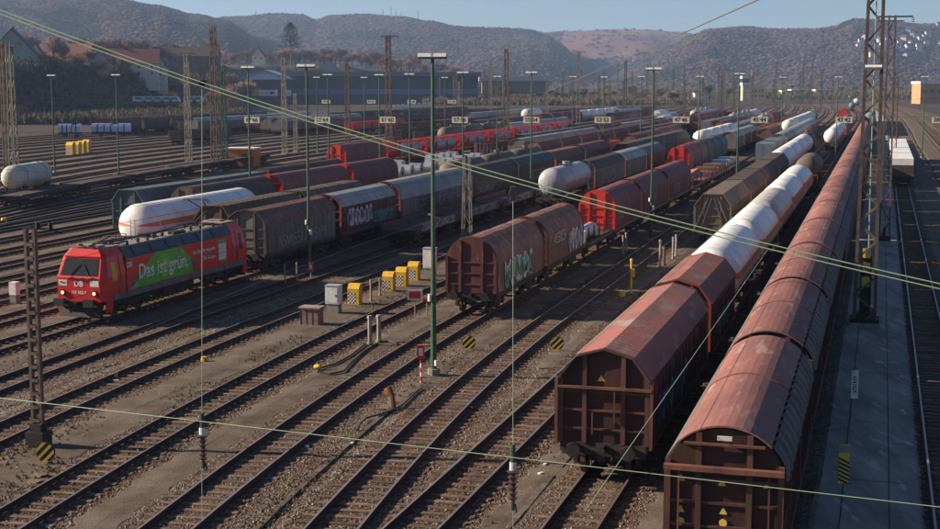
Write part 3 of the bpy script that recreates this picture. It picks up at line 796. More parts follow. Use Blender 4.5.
def place(root, b, Y0, L, label=None, cat='wagon', group=None, zoff=0):
    Y1 = Y0 + L*tdir(b, Y0).y
    p, q = TP(b, Y0), TP(b, Y1); d = (q-p)
    root.location = (p.x, p.y, zoff); root.rotation_euler = (0,0,-math.atan2(d.x, d.y))
    tag(root, label, cat, group); return Y1
ORD = ['first','second','third','fourth','fifth','sixth','seventh','eighth','ninth','tenth','eleventh','twelfth','thirteenth','fourteenth','fifteenth','sixteenth','seventeenth','eighteenth','nineteenth','twentieth','twenty-first','twenty-second','twenty-third','twenty-fourth','twenty-fifth','twenty-sixth','twenty-seventh','twenty-eighth','twenty-ninth','thirtieth']

# ---- train on the right: long faded red sliding wall train
Y = 32.6
for i in range(20):
    lod = 2 if i < 4 else 1
    def mk(lod=lod, i=i):
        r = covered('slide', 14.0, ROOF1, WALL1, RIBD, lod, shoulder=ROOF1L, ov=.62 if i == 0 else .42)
        if i == 0:
            mb = MB(); mb.box(-1.46,1.46,.36,.56,3.08,3.2)
            # end beam and inset gable
            mb.build('end_beam', RIBM, r)
            mb = MB(); mb.box(-.98,.98,.48,.56,3.72,3.78); mb.build('gable_rail', RIBM, r)
            for x in (-1.1,1.1): 
                mb = MB(); mb.box(x-.02,x+.02,.5,.56,1.25,3.06); mb.build('hand_rail', RIBM, r)
            mb = MB(); mb.box(-.18,.18,.52,.56,3.86,3.97); mb.build('tail_light_bracket', WP, r)
            for x,z in ((-1.05,2.75),(-.05,2.7),(1.05,2.72),(-1.05,1.95),(0,1.98)):
                mb = MB(); mb.poly([(x-.1,.618,z),(x+.1,.618,z),(x,.618,z+.19)]); mb.build('warning_sign', YELT, r)
            for x,z in ((-1.05,1.72),(0,1.76)):
                mb = MB(); mb.cyl((x,.622,z),(x,.612,z),.1,14); mb.build('round_sign', YELT, r)
            for sx in (-1,1):
                mb = MB(); mb.bar((sx*1.25,.5,1.2),(sx*1.25,.5,1.5),.035); mb.bar((sx*1.25,.5,1.5),(sx*1.0,.5,1.5),.035); mb.bar((sx*1.0,.5,1.5),(sx*1.0,.5,1.2),.035); mb.build('step_handle', BLACK, r)
        return r
    root = Proto.get(('R1', lod, i == 0), mk)
    Y = place(root, -3.55, Y, 14.0, 'faded red wagon with ribbed shoulders, %s from the near end of the rightmost train' % ORD[i], 'covered wagon', 'faded red wagons of the rightmost train')
# past its end
Y = place(covered('hood', 12.0, HOODM, HOODM, REDE, 0), -3.7, Y+3, 12, 'small maroon hood wagon behind the far end of the rightmost train', 'hood wagon')

# ---- train with grey-red roof and white tanks
def mk_front():
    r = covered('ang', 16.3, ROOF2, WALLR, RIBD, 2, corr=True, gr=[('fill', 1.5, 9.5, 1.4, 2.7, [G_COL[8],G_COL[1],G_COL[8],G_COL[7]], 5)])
    mb = MB(); mb.box(-1.52,1.52,.48,.6,2.95,3.03); mb.build('end_beam', RIBM, r)
    for x, z in ((-.1,3.2),):
        mb = MB(); mb.poly([(x-.12,.636,z),(x+.12,.636,z),(x,.636,z+.2)]); mb.build('warning_sign', YELT, r)
    mb = MB(); mb.bar((.35,.5,1.9),(.35,.5,2.9),.04); mb.bar((-.35,.5,1.5),(-.35,.5,2.2),.04); mb.build('hand_rail', RIBM, r)
    for s in (-1,1):
        mb = MB(); mb.box(s*1.52-.05,s*1.52+.05,.5,.62,1.1,3.3); mb.build('corner_post', RIBM, r)
    return r
Y = place(mk_front(), -8.45, 42.4, 16.3, 'dark red wagon with faded angular corrugated roof and blue graffiti, nearest of its train', 'covered wagon')
Y = place(covered('ang', 11.0, ROOF2, WALLR, DRED, 2, corr=True, gr=[('fill', 2, 7, 1.4, 2.6, [G_COL[8],G_COL[1],G_COL[7]], 15)]), -8.45, Y, 11.0, 'shorter dark red corrugated wagon with bright red hoop, right before the white tanks', 'covered wagon')
tk = [('tank', 16.0, WHITE), ('tank', 15.0, WHITE), ('tank', 16.0, BEIGET), ('tank', 16.5, WHITE), ('tank', 17.0, WHITE)]
for i, (k, L, m) in enumerate(tk):
    root = tank(L, m, 2 if i < 3 else 1, 1.50, 2.72, band=ORNG, dome=False)
    Y = place(root, -8.45, Y, L, ['bright white gas tank wagon directly behind the red corrugated wagons','white gas tank wagon, second of the white tanks beside the red train','dull beige tank wagon between the white gas tanks','white tank wagon right behind the dull beige tank','farthest shining white tank wagon of the tank train beside the red roofs'][i], 'tank wagon', 'gas tank wagons beside the red train')
Y += 12
Y = place(tank(15, OLIVE, 1, 1.45, None, dome=False, endm=ORANGE), -8.45, Y, 15, 'brown tank wagon with orange end frame behind the white tank wagons', 'tank wagon')

# ---- brown ridged train with white tanks behind
Y = 107.5
for i in range(4):
    root = Proto.get(('R3', i == 0), lambda i=i: covered('ridge', 17.4, DARKB if i else OLIVE, OLIVE, GREYW, 1, corr=True))
    if i == 0:
        mb = MB()
        for s in (-1,1):
            mb.bar((s*1.4,.55,1.2),(s*.35,.55,3.7),.09); mb.bar((s*.1,.55,3.7),(s*.9,.55,1.2),.07)
        mb.build('end_brace', GREYW, root)
    Y = place(root, -12.95, Y, 17.4, 'dirty brown wagon with flat ribbed roof, %s in the rake left of the tanks' % ORD[i], 'covered wagon', 'brown ribbed wagons left of the white tanks')
for i in range(4):
    root = Proto.get('R3t', lambda: tank(16, WHITE, 1, 1.5, 2.7, dome=False))
    Y = place(root, -12.95, Y, 16, 'pale white tank wagon, %s behind the brown ribbed wagons' % ORD[i], 'tank wagon', 'white tanks behind the brown ribbed wagons')
Y = place(tank(13, HOODM, 1, 1.3, dome=True), -12.95, Y+2, 13, 'maroon and white small tank wagon behind the pale white tanks', 'tank wagon')

# ---- centre: rusty telescopic hood pair
def rustpair(gr):
    return covered('hood', 12.0, HOODR, HOODR, WALLR if gr else WALLR, 2, hoops=RIBM, gr=gr, nsec=1)
r1 = rustpair([('fill', 2.0, 8.4, 1.25, 2.85, [G_COL[0],G_COL[2],G_COL[1],G_COL[2],G_COL[3],G_COL[6]], 4)])
Y = place(r1, -22.1, 74.6, 12.0, 'rusty brown rounded hood wagon with green graffiti, nearest in the middle of the yard', 'hood wagon')
r2 = rustpair([('white', 2.2, 5.4, 2.4, 3.1, 3, G_COL[0]), ('fill', 6.4, 10.8, 1.4, 2.9, [G_COL[0],G_COL[0],G_COL[7]], 8)])
Y = place(r2, -22.1, Y+.0, 12.0, 'rusty brown rounded hood wagon with white sprayed letters, behind the green graffiti one', 'hood wagon')
# flat wagon with silver wrapped coils
rf = flat(11.0, UNDER, 1, seed=4)
mb = MB(); mb.cyl((-.55,1.9,1.75),(-.55,6.6,1.75),.5,14); mb.cyl((.55,1.9,1.75),(.55,6.6,1.75),.5,14); mb.build('wrapped_bale', mat('foil',(.5,.52,.58),.35,.2,c2=(.3,.3,.33),amt=.5,scale=3), rf)
mb = MB(); mb.box(-1.2,1.2,.9,1.6,1.27,2.1); mb.build('tarpaulin_heap', WP, rf)
Y = place(rf, -22.1, Y, 11.0, 'low flat wagon with stakes and silver wrapped load between rusty and red hood wagons', 'flat wagon')
for i, (L, lb) in enumerate(((13.0,'bright red ended hood wagon with faded maroon cover, nearest behind the silver load'),(16.0,'middle maroon hood wagon of the red ended set'),(17.0,'third maroon hood wagon with pale graffiti, end of the red set'))):
    root = covered('hood', L, HOODM, HOODM, REDE if i == 0 else WALLR, 1 if i else 2, hoops=REDE if i == 0 else BLACK, nsec=1 if i == 0 else 1, gr=[('white', 3, 8, 1.6, 2.6, 31+i, G_COL[7])] if i else [('white', 1.5, 4, 1.5, 2.4, 2, G_COL[7])])
    Y = place(root, -22.1, Y, L, lb, 'hood wagon')
for i in range(3):
    root = flat(18.0, [HOODM, DARKB, OLIVE][i], 1, seed=i+5)
    mb = MB()
    if i == 0: mb.rings([[(-1.3,1.5,1.9),(1.3,1.5,1.9),(.9,1.5,2.5),(-.9,1.5,2.5)],[(-1.3,12,1.9),(1.3,12,1.9),(.7,12,2.7),(-.7,12,2.4)]]); mb.build('orange_tarpaulin', mat('tarp_orange',(.45,.16,.08),.8,c2=(.3,.12,.08),amt=.5), root)
    else:
        for k in range(4): mb.box(-1.2,1.2,2+k*3.8,4.6+k*3.8,1.27,1.27+.5+.3*(k%2))
        mb.build('stacked_plates', [RIBM, SILV][i-1], root)
    Y = place(root, -22.1, Y, 18.0, ['flat wagon under orange tarpaulin behind the maroon hood wagons','flat wagon with rusty stacked plates behind the orange tarpaulin','flat wagon with grey plate stacks beyond the rusty plates'][i], 'flat wagon')

# ---- second red ended train b=-27
Y = 185.5
for i, (k, L, m, e, lb) in enumerate((('hood',13,HOODM,REDE,'maroon hood wagon with bright red end, beside the dark rust hoods farther back'),('hood',17,OLIVE,DARKB,'olive brown hood wagon behind the red ended maroon one'),('hood',18,BLUEG,DARKB,'blue grey hood wagon closing the short hood rake'))):
    Y = place(covered('hood', L, m, m, e, 1, nsec=2), -27.0, Y, L, lb, 'hood wagon')

# ---- grey tank wagon train b=-32.7
Y = 137
Y = place(tank(16, GREYT, 2, 1.42), -32.7, Y, 16, 'light grey tank wagon with dome on top, in the centre between the trains', 'tank wagon')
for i, (L, ro, wa, lb, cr) in enumerate(((19,DARKB,GREYW,'dark sliding wall wagon with graffiti right behind the grey tank wagon',False),(16,GREYR,GREYW,'pale ribbed curved roof wagon behind the dark sliding wall wagon',True),(17,BLUEG,RIBM,'rusty ended blue grey wagon behind the pale ribbed roof',False))):
    Y = place(covered('slide', L, ro, wa, HOODR, 1, corr=cr, gr=[('white', 3, 12, 1.5, 2.6, 40+i, G_COL[7])] if i == 0 else None), -32.7, Y, L, lb, 'covered wagon')

# ---- low flats b=-37.3
Y = 107
for i in range(4):
    root = flat(13.0, UNDER, 1, side=[DARKB, HOODM, HOODM, DARKB][i] , seed=20+i, posts=False)
    Y = place(root, -37.3, Y, 13.0, ['dark low flat wagon, nearest of the empty flats beside the grey ribbed wagon','low flat wagon with pinkish graffiti side, second of the empty flats','low flat wagon with worn pink side, third of the empty flats','dark flat wagon, last of the empty flats before the grey tank wagon'][i], 'flat wagon')

# ---- train behind the locomotive b=-42.3
gb = 'wagons coupled behind the red locomotive'
Y = 92.0
specs = [(13.6,'slide',HOODR,GREYW,DARKB,False,[('white',2.4,11,1.45,2.3,11,G_COL[7])],'dark brown grey wagon with white scrawls, coupled directly behind the red locomotive'),
 (13.6,'slide',GREYR,WALLR,DRED,False,[('fill',1.5,7,1.6,3.0,[G_COL[0],G_COL[7],G_COL[4],G_COL[7],G_COL[1]],12),('fill',7.2,12,1.35,2.3,[G_COL[3],G_COL[3],G_COL[8]],13)],'reddish wagon with white and turquoise graffiti, second behind the locomotive'),
 (22.0,'hood',GREYR,GREYW,DRED,True,[('white',5,9,1.5,2.6,14,G_COL[5]),('white',10.5,19,1.7,2.7,15,G_COL[7])],'long grey brown wagon with curved ribbed roof, third behind the locomotive'),
 (18.6,'slide',DARKB,DARKB,DARKB,False,[('white',2,8,1.5,2.2,16,G_COL[7])],'dark brown wagon right behind the long curved ribbed wagon'),
 (18.6,'slide',TEAL,DARKB,DARKB,False,[('white',5,16,1.4,2.5,17,G_COL[7])],'dark teal roofed wagon covered in grey graffiti, fifth behind the locomotive'),
 (18.6,'ridge',RIBM,DARKB,ORANGE,False,None,'brown open framed wagon, sixth behind the locomotive'),
 (18.6,'slide',HOODM,DARKB,RIBM,False,None,'maroon roofed wagon, last of the train behind the locomotive')]
for i, (L, k, ro, wa, en, cr, gr, lb) in enumerate(specs):
    if k == 'hood':
        PROF['curve'] = [(-1.46,1.15),(-1.46,2.7),(-1.38,3.2),(-1.15,3.65),(-.8,4.0),(-.4,4.17),(0,4.22),(.4,4.17),(.8,4.0),(1.15,3.65),(1.38,3.2),(1.46,2.7),(1.46,1.15)]
        PROF['curve_'] = PROF['curve']; sv = PROF['ang']; PROF['ang'] = PROF['curve']; root = covered('ang', L, ro, wa, en, 2, corr=True, gr=gr); PROF['ang'] = sv
    else: root = covered(k, L, ro, wa, en, 2 if i < 2 else 1, gr=gr, corr=cr)
    Y = place(root, -42.3, Y, L, lb, 'covered wagon', gb)
# ---- b=-46.9 brown ridged low
Y = 97
for i in range(2):
    Y = place(Proto.get('R10', lambda: covered('ridge', 14, DARKB, DARKB, RIBM, 1, corr=True)), -46.9, Y, 14, ['brown ribbed roof wagon nearest beside the white gas tank','brown ribbed roof wagon, farther of the two behind the locomotive train'][i], 'covered wagon')
# ---- b=-51.6 white gas tank
root = tank(19.5, WHITE, 2, 1.52, 2.7, band=ORNG, dome=False)
place(root, -51.6, 95.0, 19.5, 'big white gas tank wagon with orange stripe standing behind the red locomotive', 'tank wagon')
# ---- b=-56.3
Y = 112
Y = place(covered('hood', 15.5, DARKB, DARKB, DARKB, 1, nsec=1), -56.3, Y, 15.5, 'dark brown hood wagon beyond the big white gas tank', 'hood wagon')
Y = place(covered('hood', 18, HOODM, HOODM, REDE, 1, nsec=1), -56.3, Y+.5, 18, 'maroon hood wagon with bright red front edge, left of centre', 'hood wagon')
Y = place(covered('hood', 15, HOODM, HOODM, REDE, 1, nsec=1), -56.3, Y, 15, 'maroon hood wagon behind the red edged one, before the silver coils', 'hood wagon')
for i in range(3): Y = place(Proto.get('coil3', lambda: coil_wagon(13, 3)), -56.3, Y, 13, 'flat wagon carrying three silver steel coils, %s behind the maroon hoods' % ORD[i], 'coil wagon', 'coil wagons behind the maroon hoods')
# ---- b=-61 teal row
Y = 112
Y = place(covered('ridge', 26, TEAL, TEAL, TEAL, 1), -61.0, Y, 26, 'long teal grey wagon with flat topped roof, beyond the white gas tank', 'covered wagon')
Y = place(covered('hood', 20, DARKB, TEAL, DARKB, 1, nsec=1), -61.0, Y, 20, 'dark hood wagon behind the long teal grey wagon', 'hood wagon')
for i in range(2): Y = place(Proto.get('coil3b', lambda: coil_wagon(15, 4)), -61.0, Y+8, 15, 'coil wagon with four silver rolls, %s in the row behind the dark hood' % ORD[i], 'coil wagon')
for i in range(2): Y = place(flat(17, BLUEG, 1, seed=60+i), -61.0, Y+2, 17, 'blue grey stake wagon, %s behind the four roll coil wagons' % ORD[i], 'flat wagon')
# ---- b=-74: red ended hood and swap tanks
Y = 190
Y = place(covered('hood', 17, HOODM, HOODM, REDE, 1, nsec=1), -74.5, Y, 17, 'maroon hood wagon with a bright red round end, beside the orange shed', 'hood wagon')
for i in range(7):
    root = Proto.get('swap', lambda: container_wagon(18.5, [REDE, GREYT, GREYT], 1, True))
    Y = place(root, -74.5, Y, 18.5, 'wagon with grey swap tanks in bright red frames, %s behind the red ended hood' % ORD[i], 'container wagon', 'swap tank wagons behind the red ended hood')
# ---- left low flats in curve with white tank
Yf = 140
for i in range(5):
    root = Proto.get('leftflat', lambda: flat(17, UNDER, 1, seed=70, posts=False))
    Yf = place(root, -104, Yf, 17, 'empty low flat wagon, %s from the left in the far left curve' % ORD[i], 'flat wagon', 'empty flats in the left curve')

TENS={20:'twenty',30:'thirty',40:'forty',50:'fifty',60:'sixty',70:'seventy',80:'eighty',90:'ninety',100:'hundred',110:'hundred-ten'}
def ordn(i):
    n = i+1
    if n <= 19: return ORD[i]
    t = n//10*10
    if n % 10 == 0: return {20:'twentieth',30:'thirtieth',40:'fortieth',50:'fiftieth',60:'sixtieth',70:'seventieth',80:'eightieth',90:'ninetieth',100:'hundredth'}[n]
    return TENS[t]+'-'+ORD[n%10-1]
# white tank on the far left flat
root = tank(11.5, rust('dirty_white',(.55,.55,.50),(.38,.38,.34),.5), 1, 1.3, 2.6, dome=False, endm=YEL)
for y in (2.6, 8.4):
    mb = MB(); mb.cyl((0,y-.12,2.6),(0,y+.12,2.6),1.34,18); mb.build('strap_band', YEL, root)
place(root, -109.5, 147, 11.5, 'short dirty white tank wagon with yellow straps at the far left', 'tank wagon')

# ---- blue tarpaulin wagons in the shade at the left
TARP = mat('pale_blue_tarp', (.42,.46,.66), .6, c2=(.33,.37,.55), amt=.4, scale=.8, var=.05)
for i, (px0, px1, py) in enumerate(((57,84,137.5),(90,134,137))):
    a = at(px0, py, 0); L = (px1-px0)/1390*330*1.0
    root = empty('tarpaulin_wagon', (a.x, a.y, 0), -R(84 if True else 0))
    mb = MB(); n = 5 if i == 0 else 6
    pf = [(-1.4,1.25),(-1.4,2.5),(-1.0,3.15),(1.0,3.15),(1.4,2.5),(1.4,1.25)]
    for k in range(n):
        y0 = .6+k*(L-1.2)/n; y1 = y0+(L-1.2)/n-.3; s = 1 if k not in (3,) else .85
        m2 = MB(); m2.prism([(x, 1.25+(z-1.25)*s) for x,z in pf], y0, y1); m2.build('tarpaulin', TARP, root)
        if k: m3 = MB(); m3.prism([(x*.95, 1.25+(z-1.25)*.9*s) for x,z in pf], y0-.29, y0-.01); m3.build('frame_gap', REDE if (i*5+k)%4==3 else BLACK, root)
    running_gear(root, L, 0)
    tag(root, ['shorter wagon with pale blue tarpaulins in the shade at left','longer wagon with pale blue tarpaulins, right of the shorter one'][i], 'tarpaulin wagon')

# ---- far rakes filling the yard: every wagon its own object
FAR = {
 'red hood wagon': ('hood_wagon', lambda: covered('hood', 14, HOODM, HOODM, REDE, 0)),
 'dark covered wagon': ('c', lambda: covered('ridge', 16, DARKB, DARKB, DARKB, 0)),
 'grey covered wagon': ('c', lambda: covered('slide', 15, GREYR, GREYW, GREYW, 0)),
 'rust brown covered wagon': ('c', lambda: covered('ang', 15, RIBM, HOODR, HOODR, 0)),
 'white tank wagon': ('t', lambda: tank(14, WHITE, 0, 1.45, dome=False)),
 'grey tank wagon': ('t', lambda: tank(14, GREYT, 0, 1.35)),
 'brown tank wagon': ('t', lambda: tank(14, OLIVE, 0, 1.4)),
 'rusty open wagon': ('g', lambda: gondola(14, RIBM, 0, load=BAL)),
 'orange brown open wagon': ('g', lambda: gondola(14, rust('orange_rust',(.36,.13,.05),(.2,.08,.04)), 0, load=DARKB)),
 'dark open wagon': ('g', lambda: gondola(14, DARKB, 0, load=UNDER)),
 'red open wagon': ('g', lambda: gondola(14, REDE, 0)),
 'blue container wagon': ('k', lambda: container_wagon(15, [BLUEG, TEAL], 0)),
 'mixed container wagon': ('k', lambda: container_wagon(15, [RIBM, GREYT], 0)),
 'empty flat wagon': ('f', lambda: flat(15, UNDER, 0, posts=False)),
 'coil wagon': ('l', lambda: coil_wagon(12, 3, lod=0)),
}
LEN = {k: 15 for k in FAR}; LEN['dark covered wagon'] = 16; LEN['coil wagon'] = 12
for k in ('red hood wagon','white tank wagon','grey tank wagon','brown tank wagon','rusty open wagon','orange brown open wagon','dark open wagon','red open wagon'): LEN[k] = 14
CATS = {'hood_wagon':'hood wagon','c':'covered wagon','t':'tank wagon','g':'open wagon','k':'container wagon','f':'flat wagon','l':'coil wagon'}
def far_rake(b, Y0, Y1, seed, kinds, gap=.12, rowname=''):
    r = random.Random(seed); Y = Y0; n = 0
    while Y < Y1:
        k = r.choice(kinds); run = r.randint(2, 5)
        for _ in range(run):
            if Y > Y1: break
            root = Proto.get(('far', k), FAR[k][1])
            L = LEN[k]
            lb = '%s, %s in the far rake %s' % (k, ORD[min(n,29)], rowname)
            Y = place(root, b, Y, L, lb, CATS[FAR[k][0]], 'wagons of the far rake ' + rowname); n += 1
        if r.random() < gap: Y += r.uniform(20, 60)
ALL = list(FAR)
DK = ['dark covered wagon','dark open wagon','rusty open wagon','grey covered wagon','dark covered wagon','empty flat wagon']
RD = ['red hood wagon','rust brown covered wagon','rusty open wagon','orange brown open wagon','brown tank wagon']
MX = ['grey tank wagon','white tank wagon','red hood wagon','blue container wagon','dark covered wagon','grey covered wagon','rust brown covered wagon']
far_rake(-17.4, 206, 345, 1, ['blue container wagon','grey covered wagon','grey tank wagon'], 0, 'left of the pale white tanks')
far_rake(-22.1, 262, 430, 2, MX, .1, 'beyond the orange tarpaulin flats')
far_rake(-27.0, 245, 420, 3, DK+RD, .1, 'behind the blue grey hood')
far_rake(-32.7, 250, 430, 4, MX, .1, 'beyond the grey tank train')
far_rake(-37.3, 200, 440, 5, RD+DK, .1, 'left of the dark sliding wall wagons')
far_rake(-42.3, 232, 470, 6, MX, .1, 'continuing the locomotive track')
far_rake(-46.9, 150, 460, 7, ['orange brown open wagon','rusty open wagon','brown tank wagon','red hood wagon','dark covered wagon'], .1, 'left of the locomotive train')
far_rake(-51.6, 205, 450, 8, RD, .1, 'with brown tanks, centre left')
far_rake(-56.3, 215, 470, 9, DK+['blue container wagon'], .1, 'beyond the coil wagons')
far_rake(-61.0, 235, 480, 10, MX, .1, 'beyond the stake wagons')
far_rake(-66.0, 230, 500, 11, ['blue container wagon','dark covered wagon','dark open wagon','rusty open wagon'], .1, 'between coil wagons and swap tanks')
far_rake(-81, 300, 500, 12, DK+['rust brown covered wagon'], .1, 'left of the swap tanks')
far_rake(-86, 270, 520, 13, RD+DK, .1, 'two tracks left of the swap tanks')
far_rake(-96, 285, 540, 14, DK+['white tank wagon','red hood wagon'], .1, 'in the dark left middle')
far_rake(-106, 300, 560, 15, DK+['rusty open wagon'], .1, 'far left of the dark middle')
far_rake(-121, 340, 560, 16, DK, .1, 'below the long warehouse')
far_rake(-136, 352, 380, 18, ['red open wagon'], 0, 'of two red open wagons')
far_rake(-9.4, 260, 380, 19, ['grey tank wagon','red hood wagon','white tank wagon'], .1, 'ahead of the brown tank with orange frame')
far_rake(-3.7, 345, 470, 20, MX, .0, 'beyond the long red train')
far_rake(-152, 290, 420, 23, ['empty flat wagon','dark open wagon'], .1, 'beside the blue tarpaulin wagons')
for i in range(8):
    b_ = -152-7*i
    far_rake(b_, max(first_seen(b_), 345+10*(i%3)), 425 if b_ < -170 else 555, 50+i, DK+(['white tank wagon','rusty open wagon'] if i%2 else ['dark covered wagon']), .25, 'in the dark far left, row %s' % ORD[i])
# right track: white topped wagon group
def mk_right():
    r = flat(17.0, HOODM, 1, seed=3, posts=False); 
    for k in range(2):
        mb = MB(); mb.box(-1.3,1.3,1.0+k*7.8,8.4+k*7.8,1.27,3.3); mb.build('container', [WHITE], r)
        mb = MB(); mb.box(-1.34,1.34,.90+k*7.8,.99+k*7.8,1.27,2.5); mb.build('end_frame', DARKB, r)
    return r
Y = 172
for i in range(4):
    root = Proto.get('rightw', mk_right); Y = place(root, 2.75, Y, 17.0, 'wagon with white topped boxes at the right edge, %s from the near end' % ORD[i], 'container wagon', 'white topped wagons on the right track')

# ------------------------------------------------------------------ the red locomotive
def locomotive():
    r = empty('locomotive'); L = 18.9
    def sect(y, wb, lean, wt, off):
        """section points bottom-left to bottom-right with lean back above the window sill"""
        pts = [(-wb,1.05),(-wb,2.3),(-wt,3.35),(-wt*.72,3.78),(wt*.72,3.78),(wt,3.35),(wb,2.3),(wb,1.05)]
        return [(x, y + (off*(max(0,z-2.3)) if lean else 0), z) for x, z in pts]
    for end in (0, 1):
        def T(s): return s if not end else [(-x, L-y, z) for x,y,z in s]
        mb = MB()
        s0 = T(sect(.62, 1.28, True, 1.10, .50)); s1 = T(sect(1.05, 1.49, True, 1.30, .28)); s2 = T(sect(2.1, 1.49, False, 1.32, 0)); s3 = T(sect(3.0, 1.49, False, 1.32, 0))
        mb.rings([s0,s1,s2,s3], 0, False)
        mb.add(s0, [(0,1,6,7),(1,2,5,6),(2,3,4,5)]); mb.add(s3, [(0,1,6,7),(1,2,5,6),(2,3,4,5)])
        mb.build('cab', LRED, r)
        def F(x, y, z): return (x,y,z) if not end else (-x, L-y, z)
        # windscreen follows the sloped front
        def fy(z): return .62 + .50*max(0,z-2.3)
        mb = MB(); e = -.018
        pts = [F(-1.13,fy(2.42)+e,2.42),F(1.13,fy(2.42)+e,2.42),F(1.0,fy(3.28)+e,3.28),F(-1.0,fy(3.28)+e,3.28)]
        mb.add(pts+[F(-1.13,fy(2.42)+.03,2.42),F(1.13,fy(2.42)+.03,2.42),F(1.0,fy(3.28)+.03,3.28),F(-1.0,fy(3.28)+.03,3.28)], [(0,1,2,3),(7,6,5,4),(0,4,5,1),(1,5,6,2),(2,6,7,3),(3,7,4,0)]); ws = mb.build('windscreen', GLASS, r)
        mb = MB()
        for x0,x1,sx in ((-.5,-.05,1),(.6,.15,-1)): mb.bar(F(x0,fy(2.45)-.05,2.45),F(x1,fy(3.0)-.05,3.0),.03)
        mb.build('wiper', BLACK, ws)
        mb = MB(); mb.bar(F(-1.08,fy(3.36)-.03,3.38),F(1.08,fy(3.36)-.03,3.38),.06); mb.build('window_header', LRED, r)
        for sx in (-.95, .95):
            mb = MB(); mb.cyl(F(sx,.60,1.50),F(sx,.55,1.50),.17,16); h = mb.build('headlight', BLACK, r)
            mb = MB(); mb.cyl(F(sx,.549,1.50),F(sx,.535,1.50),.10,14); mb.build('headlight_lens', LAMPL, h)
            mb = MB(); q = [F(sx-.26,.612,1.86),F(sx+.26,.612,1.86),F(sx+.26,.60,2.18),F(sx-.26,.60,2.18)]; mb.poly(q); mb.build('white_panel', WP, r)
            if sx < 0 and not end:
                mb = MB(); mb.poly([F(sx-.2,.597,2.05),F(sx+.05,.597,1.98),F(sx+.24,.597,2.02),F(sx-.08,.597,2.1)]); mb.build('panel_swoosh', BLACK, r)
        mb = MB()
        for x, z in ((-.5,2.3),(-.2,2.22),(.15,2.26),(.5,2.2),(.75,2.3)): mb.bar(F(x-.14,.6,z-.05),F(x+.16,.59,z+.05),.045)
        mb.build('front_handles', BLACK, r)
        # buffer beam, buffers, plough, steps
        mb = MB(); mb.box(-1.3,1.3,*sorted((F(0,.58,0)[1],F(0,.9,0)[1])),.78,1.04); mb.build('buffer_beam', BLACK, r)
        for sx in (-.875,.875):
            mb = MB(); mb.cyl(F(sx,.6,1.05),F(sx,.14,1.05),.13,10); mb.box(*sorted((F(sx,0,0)[0]-.3,F(sx,0,0)[0]+.3)),*sorted((F(0,.03,0)[1],F(0,.12,0)[1])),.84,1.26); mb.build('buffer', BLACK, r)
        mb = MB(); a, b_, c, d = F(-1.2,.62,.2),F(1.2,.62,.2),F(1.3,.82,.76),F(-1.3,.82,.76); mb.poly([a,b_,c,d]); mb.poly([F(-1.2,.7,.2),F(1.2,.7,.2),F(1.3,.9,.76),F(-1.3,.9,.76)]); mb.build('rail_guard', BLACK, r)
        mb = MB(); mb.tube([F(.35,.5,.95),F(.4,.3,.6),F(.3,.35,.45)],.03); mb.tube([F(-.35,.5,.95),F(-.42,.3,.6),F(-.3,.35,.45)],.03); mb.box(-.08,.08,*sorted((F(0,.2,0)[1],F(0,.6,0)[1])),.85,1.05); mb.build('coupling', BLACK, r)
        # side window and door, both sides
        for s in (-1, 1):
            x = s*1.495
            yy = sorted((F(0,1.55,0)[1],F(0,2.05,0)[1]))
            mb = MB(); mb.poly([(x,yy[0],2.05),(x,yy[1],2.05),(x,yy[1],2.3),(x,yy[0],2.3)]); xo = s*1.42
            k = s*(1.495-.17*.72)
            mb.poly([(x,yy[0],2.3),(x,yy[1],2.3),(k,yy[1],3.05),(k,yy[0],3.05)]); mb.build('side_window', YEL if (not end and s > 0) else GLASS, r)
            y0, y1 = sorted((F(0,2.38,0)[1],F(0,2.95,0)[1])); mb = MB()
            for q in (y0, y1): mb.bar((s*1.5,q,1.2),(s*1.5,q,2.3),.025); mb.bar((s*1.5,q,2.3),(s*1.34,q,3.3),.025)
            mb.build('door_seam', BLACK, r)
            mb = MB(); mb.bar((s*1.53,y0-.08,1.0),(s*1.53,y0-.08,2.2),.035); mb.bar((s*1.53,y1+.08,1.0),(s*1.53,y1+.08,2.2),.035); mb.build('door_handrail', LGREY, r)
            mb = MB()
            for z in (.35,.65): mb.box(*sorted((s*1.25,s*1.5)),y0,y1,z,z+.04)
            mb.bar((s*1.3,y0,.3),(s*1.3,y0,1.05),.03); mb.bar((s*1.3,y1,.3),(s*1.3,y1,1.05),.03); mb.build('door_steps', BLACK, r)
            mb = MB(); mb.box(*sorted((s*1.38,s*1.5)),*sorted((F(0,.95,0)[1],F(0,1.5,0)[1])),.42,1.05); mb.build('corner_skirt', LRED, r)
    # machine room body
    mb = MB(); mb.prism([(-1.49,1.35),(-1.49,3.08),(1.49,3.08),(1.49,1.35)], 3.0, L-3.0); mb.build('body_side', LRED, r)
    mb = MB()
    for s in (-1,1):
        mb.add([(s*1.495,3.0,3.082),(s*1.495,L-3.0,3.082),(s*1.12,L-3.0,3.70),(s*1.12,3.0,3.70),(s*.9,3.0,3.70),(s*.9,L-3,3.70),(s*.9,3,3.08),(s*.9,L-3,3.08)], [(0,1,2,3),(3,2,5,4),(0,3,4,6),(1,7,5,2)])
    mb.build('roof_shoulder', LSLATE, r)
    for k in range(6):
        y = 4.0+k*1.9
        for s in (-1,1): mb = MB(); mb.add([(s*1.45,y,3.17),(s*1.45,y+1.2,3.17),(s*1.19,y+1.2,3.62),(s*1.19,y,3.62),(s*1.48,y,3.19),(s*1.48,y+1.2,3.19),(s*1.22,y+1.2,3.64),(s*1.22,y,3.64)], [(4,5,6,7),(0,1,5,4),(2,3,7,6),(1,2,6,5),(3,0,4,7)]); mb.build('roof_grille', LSLATE, r)
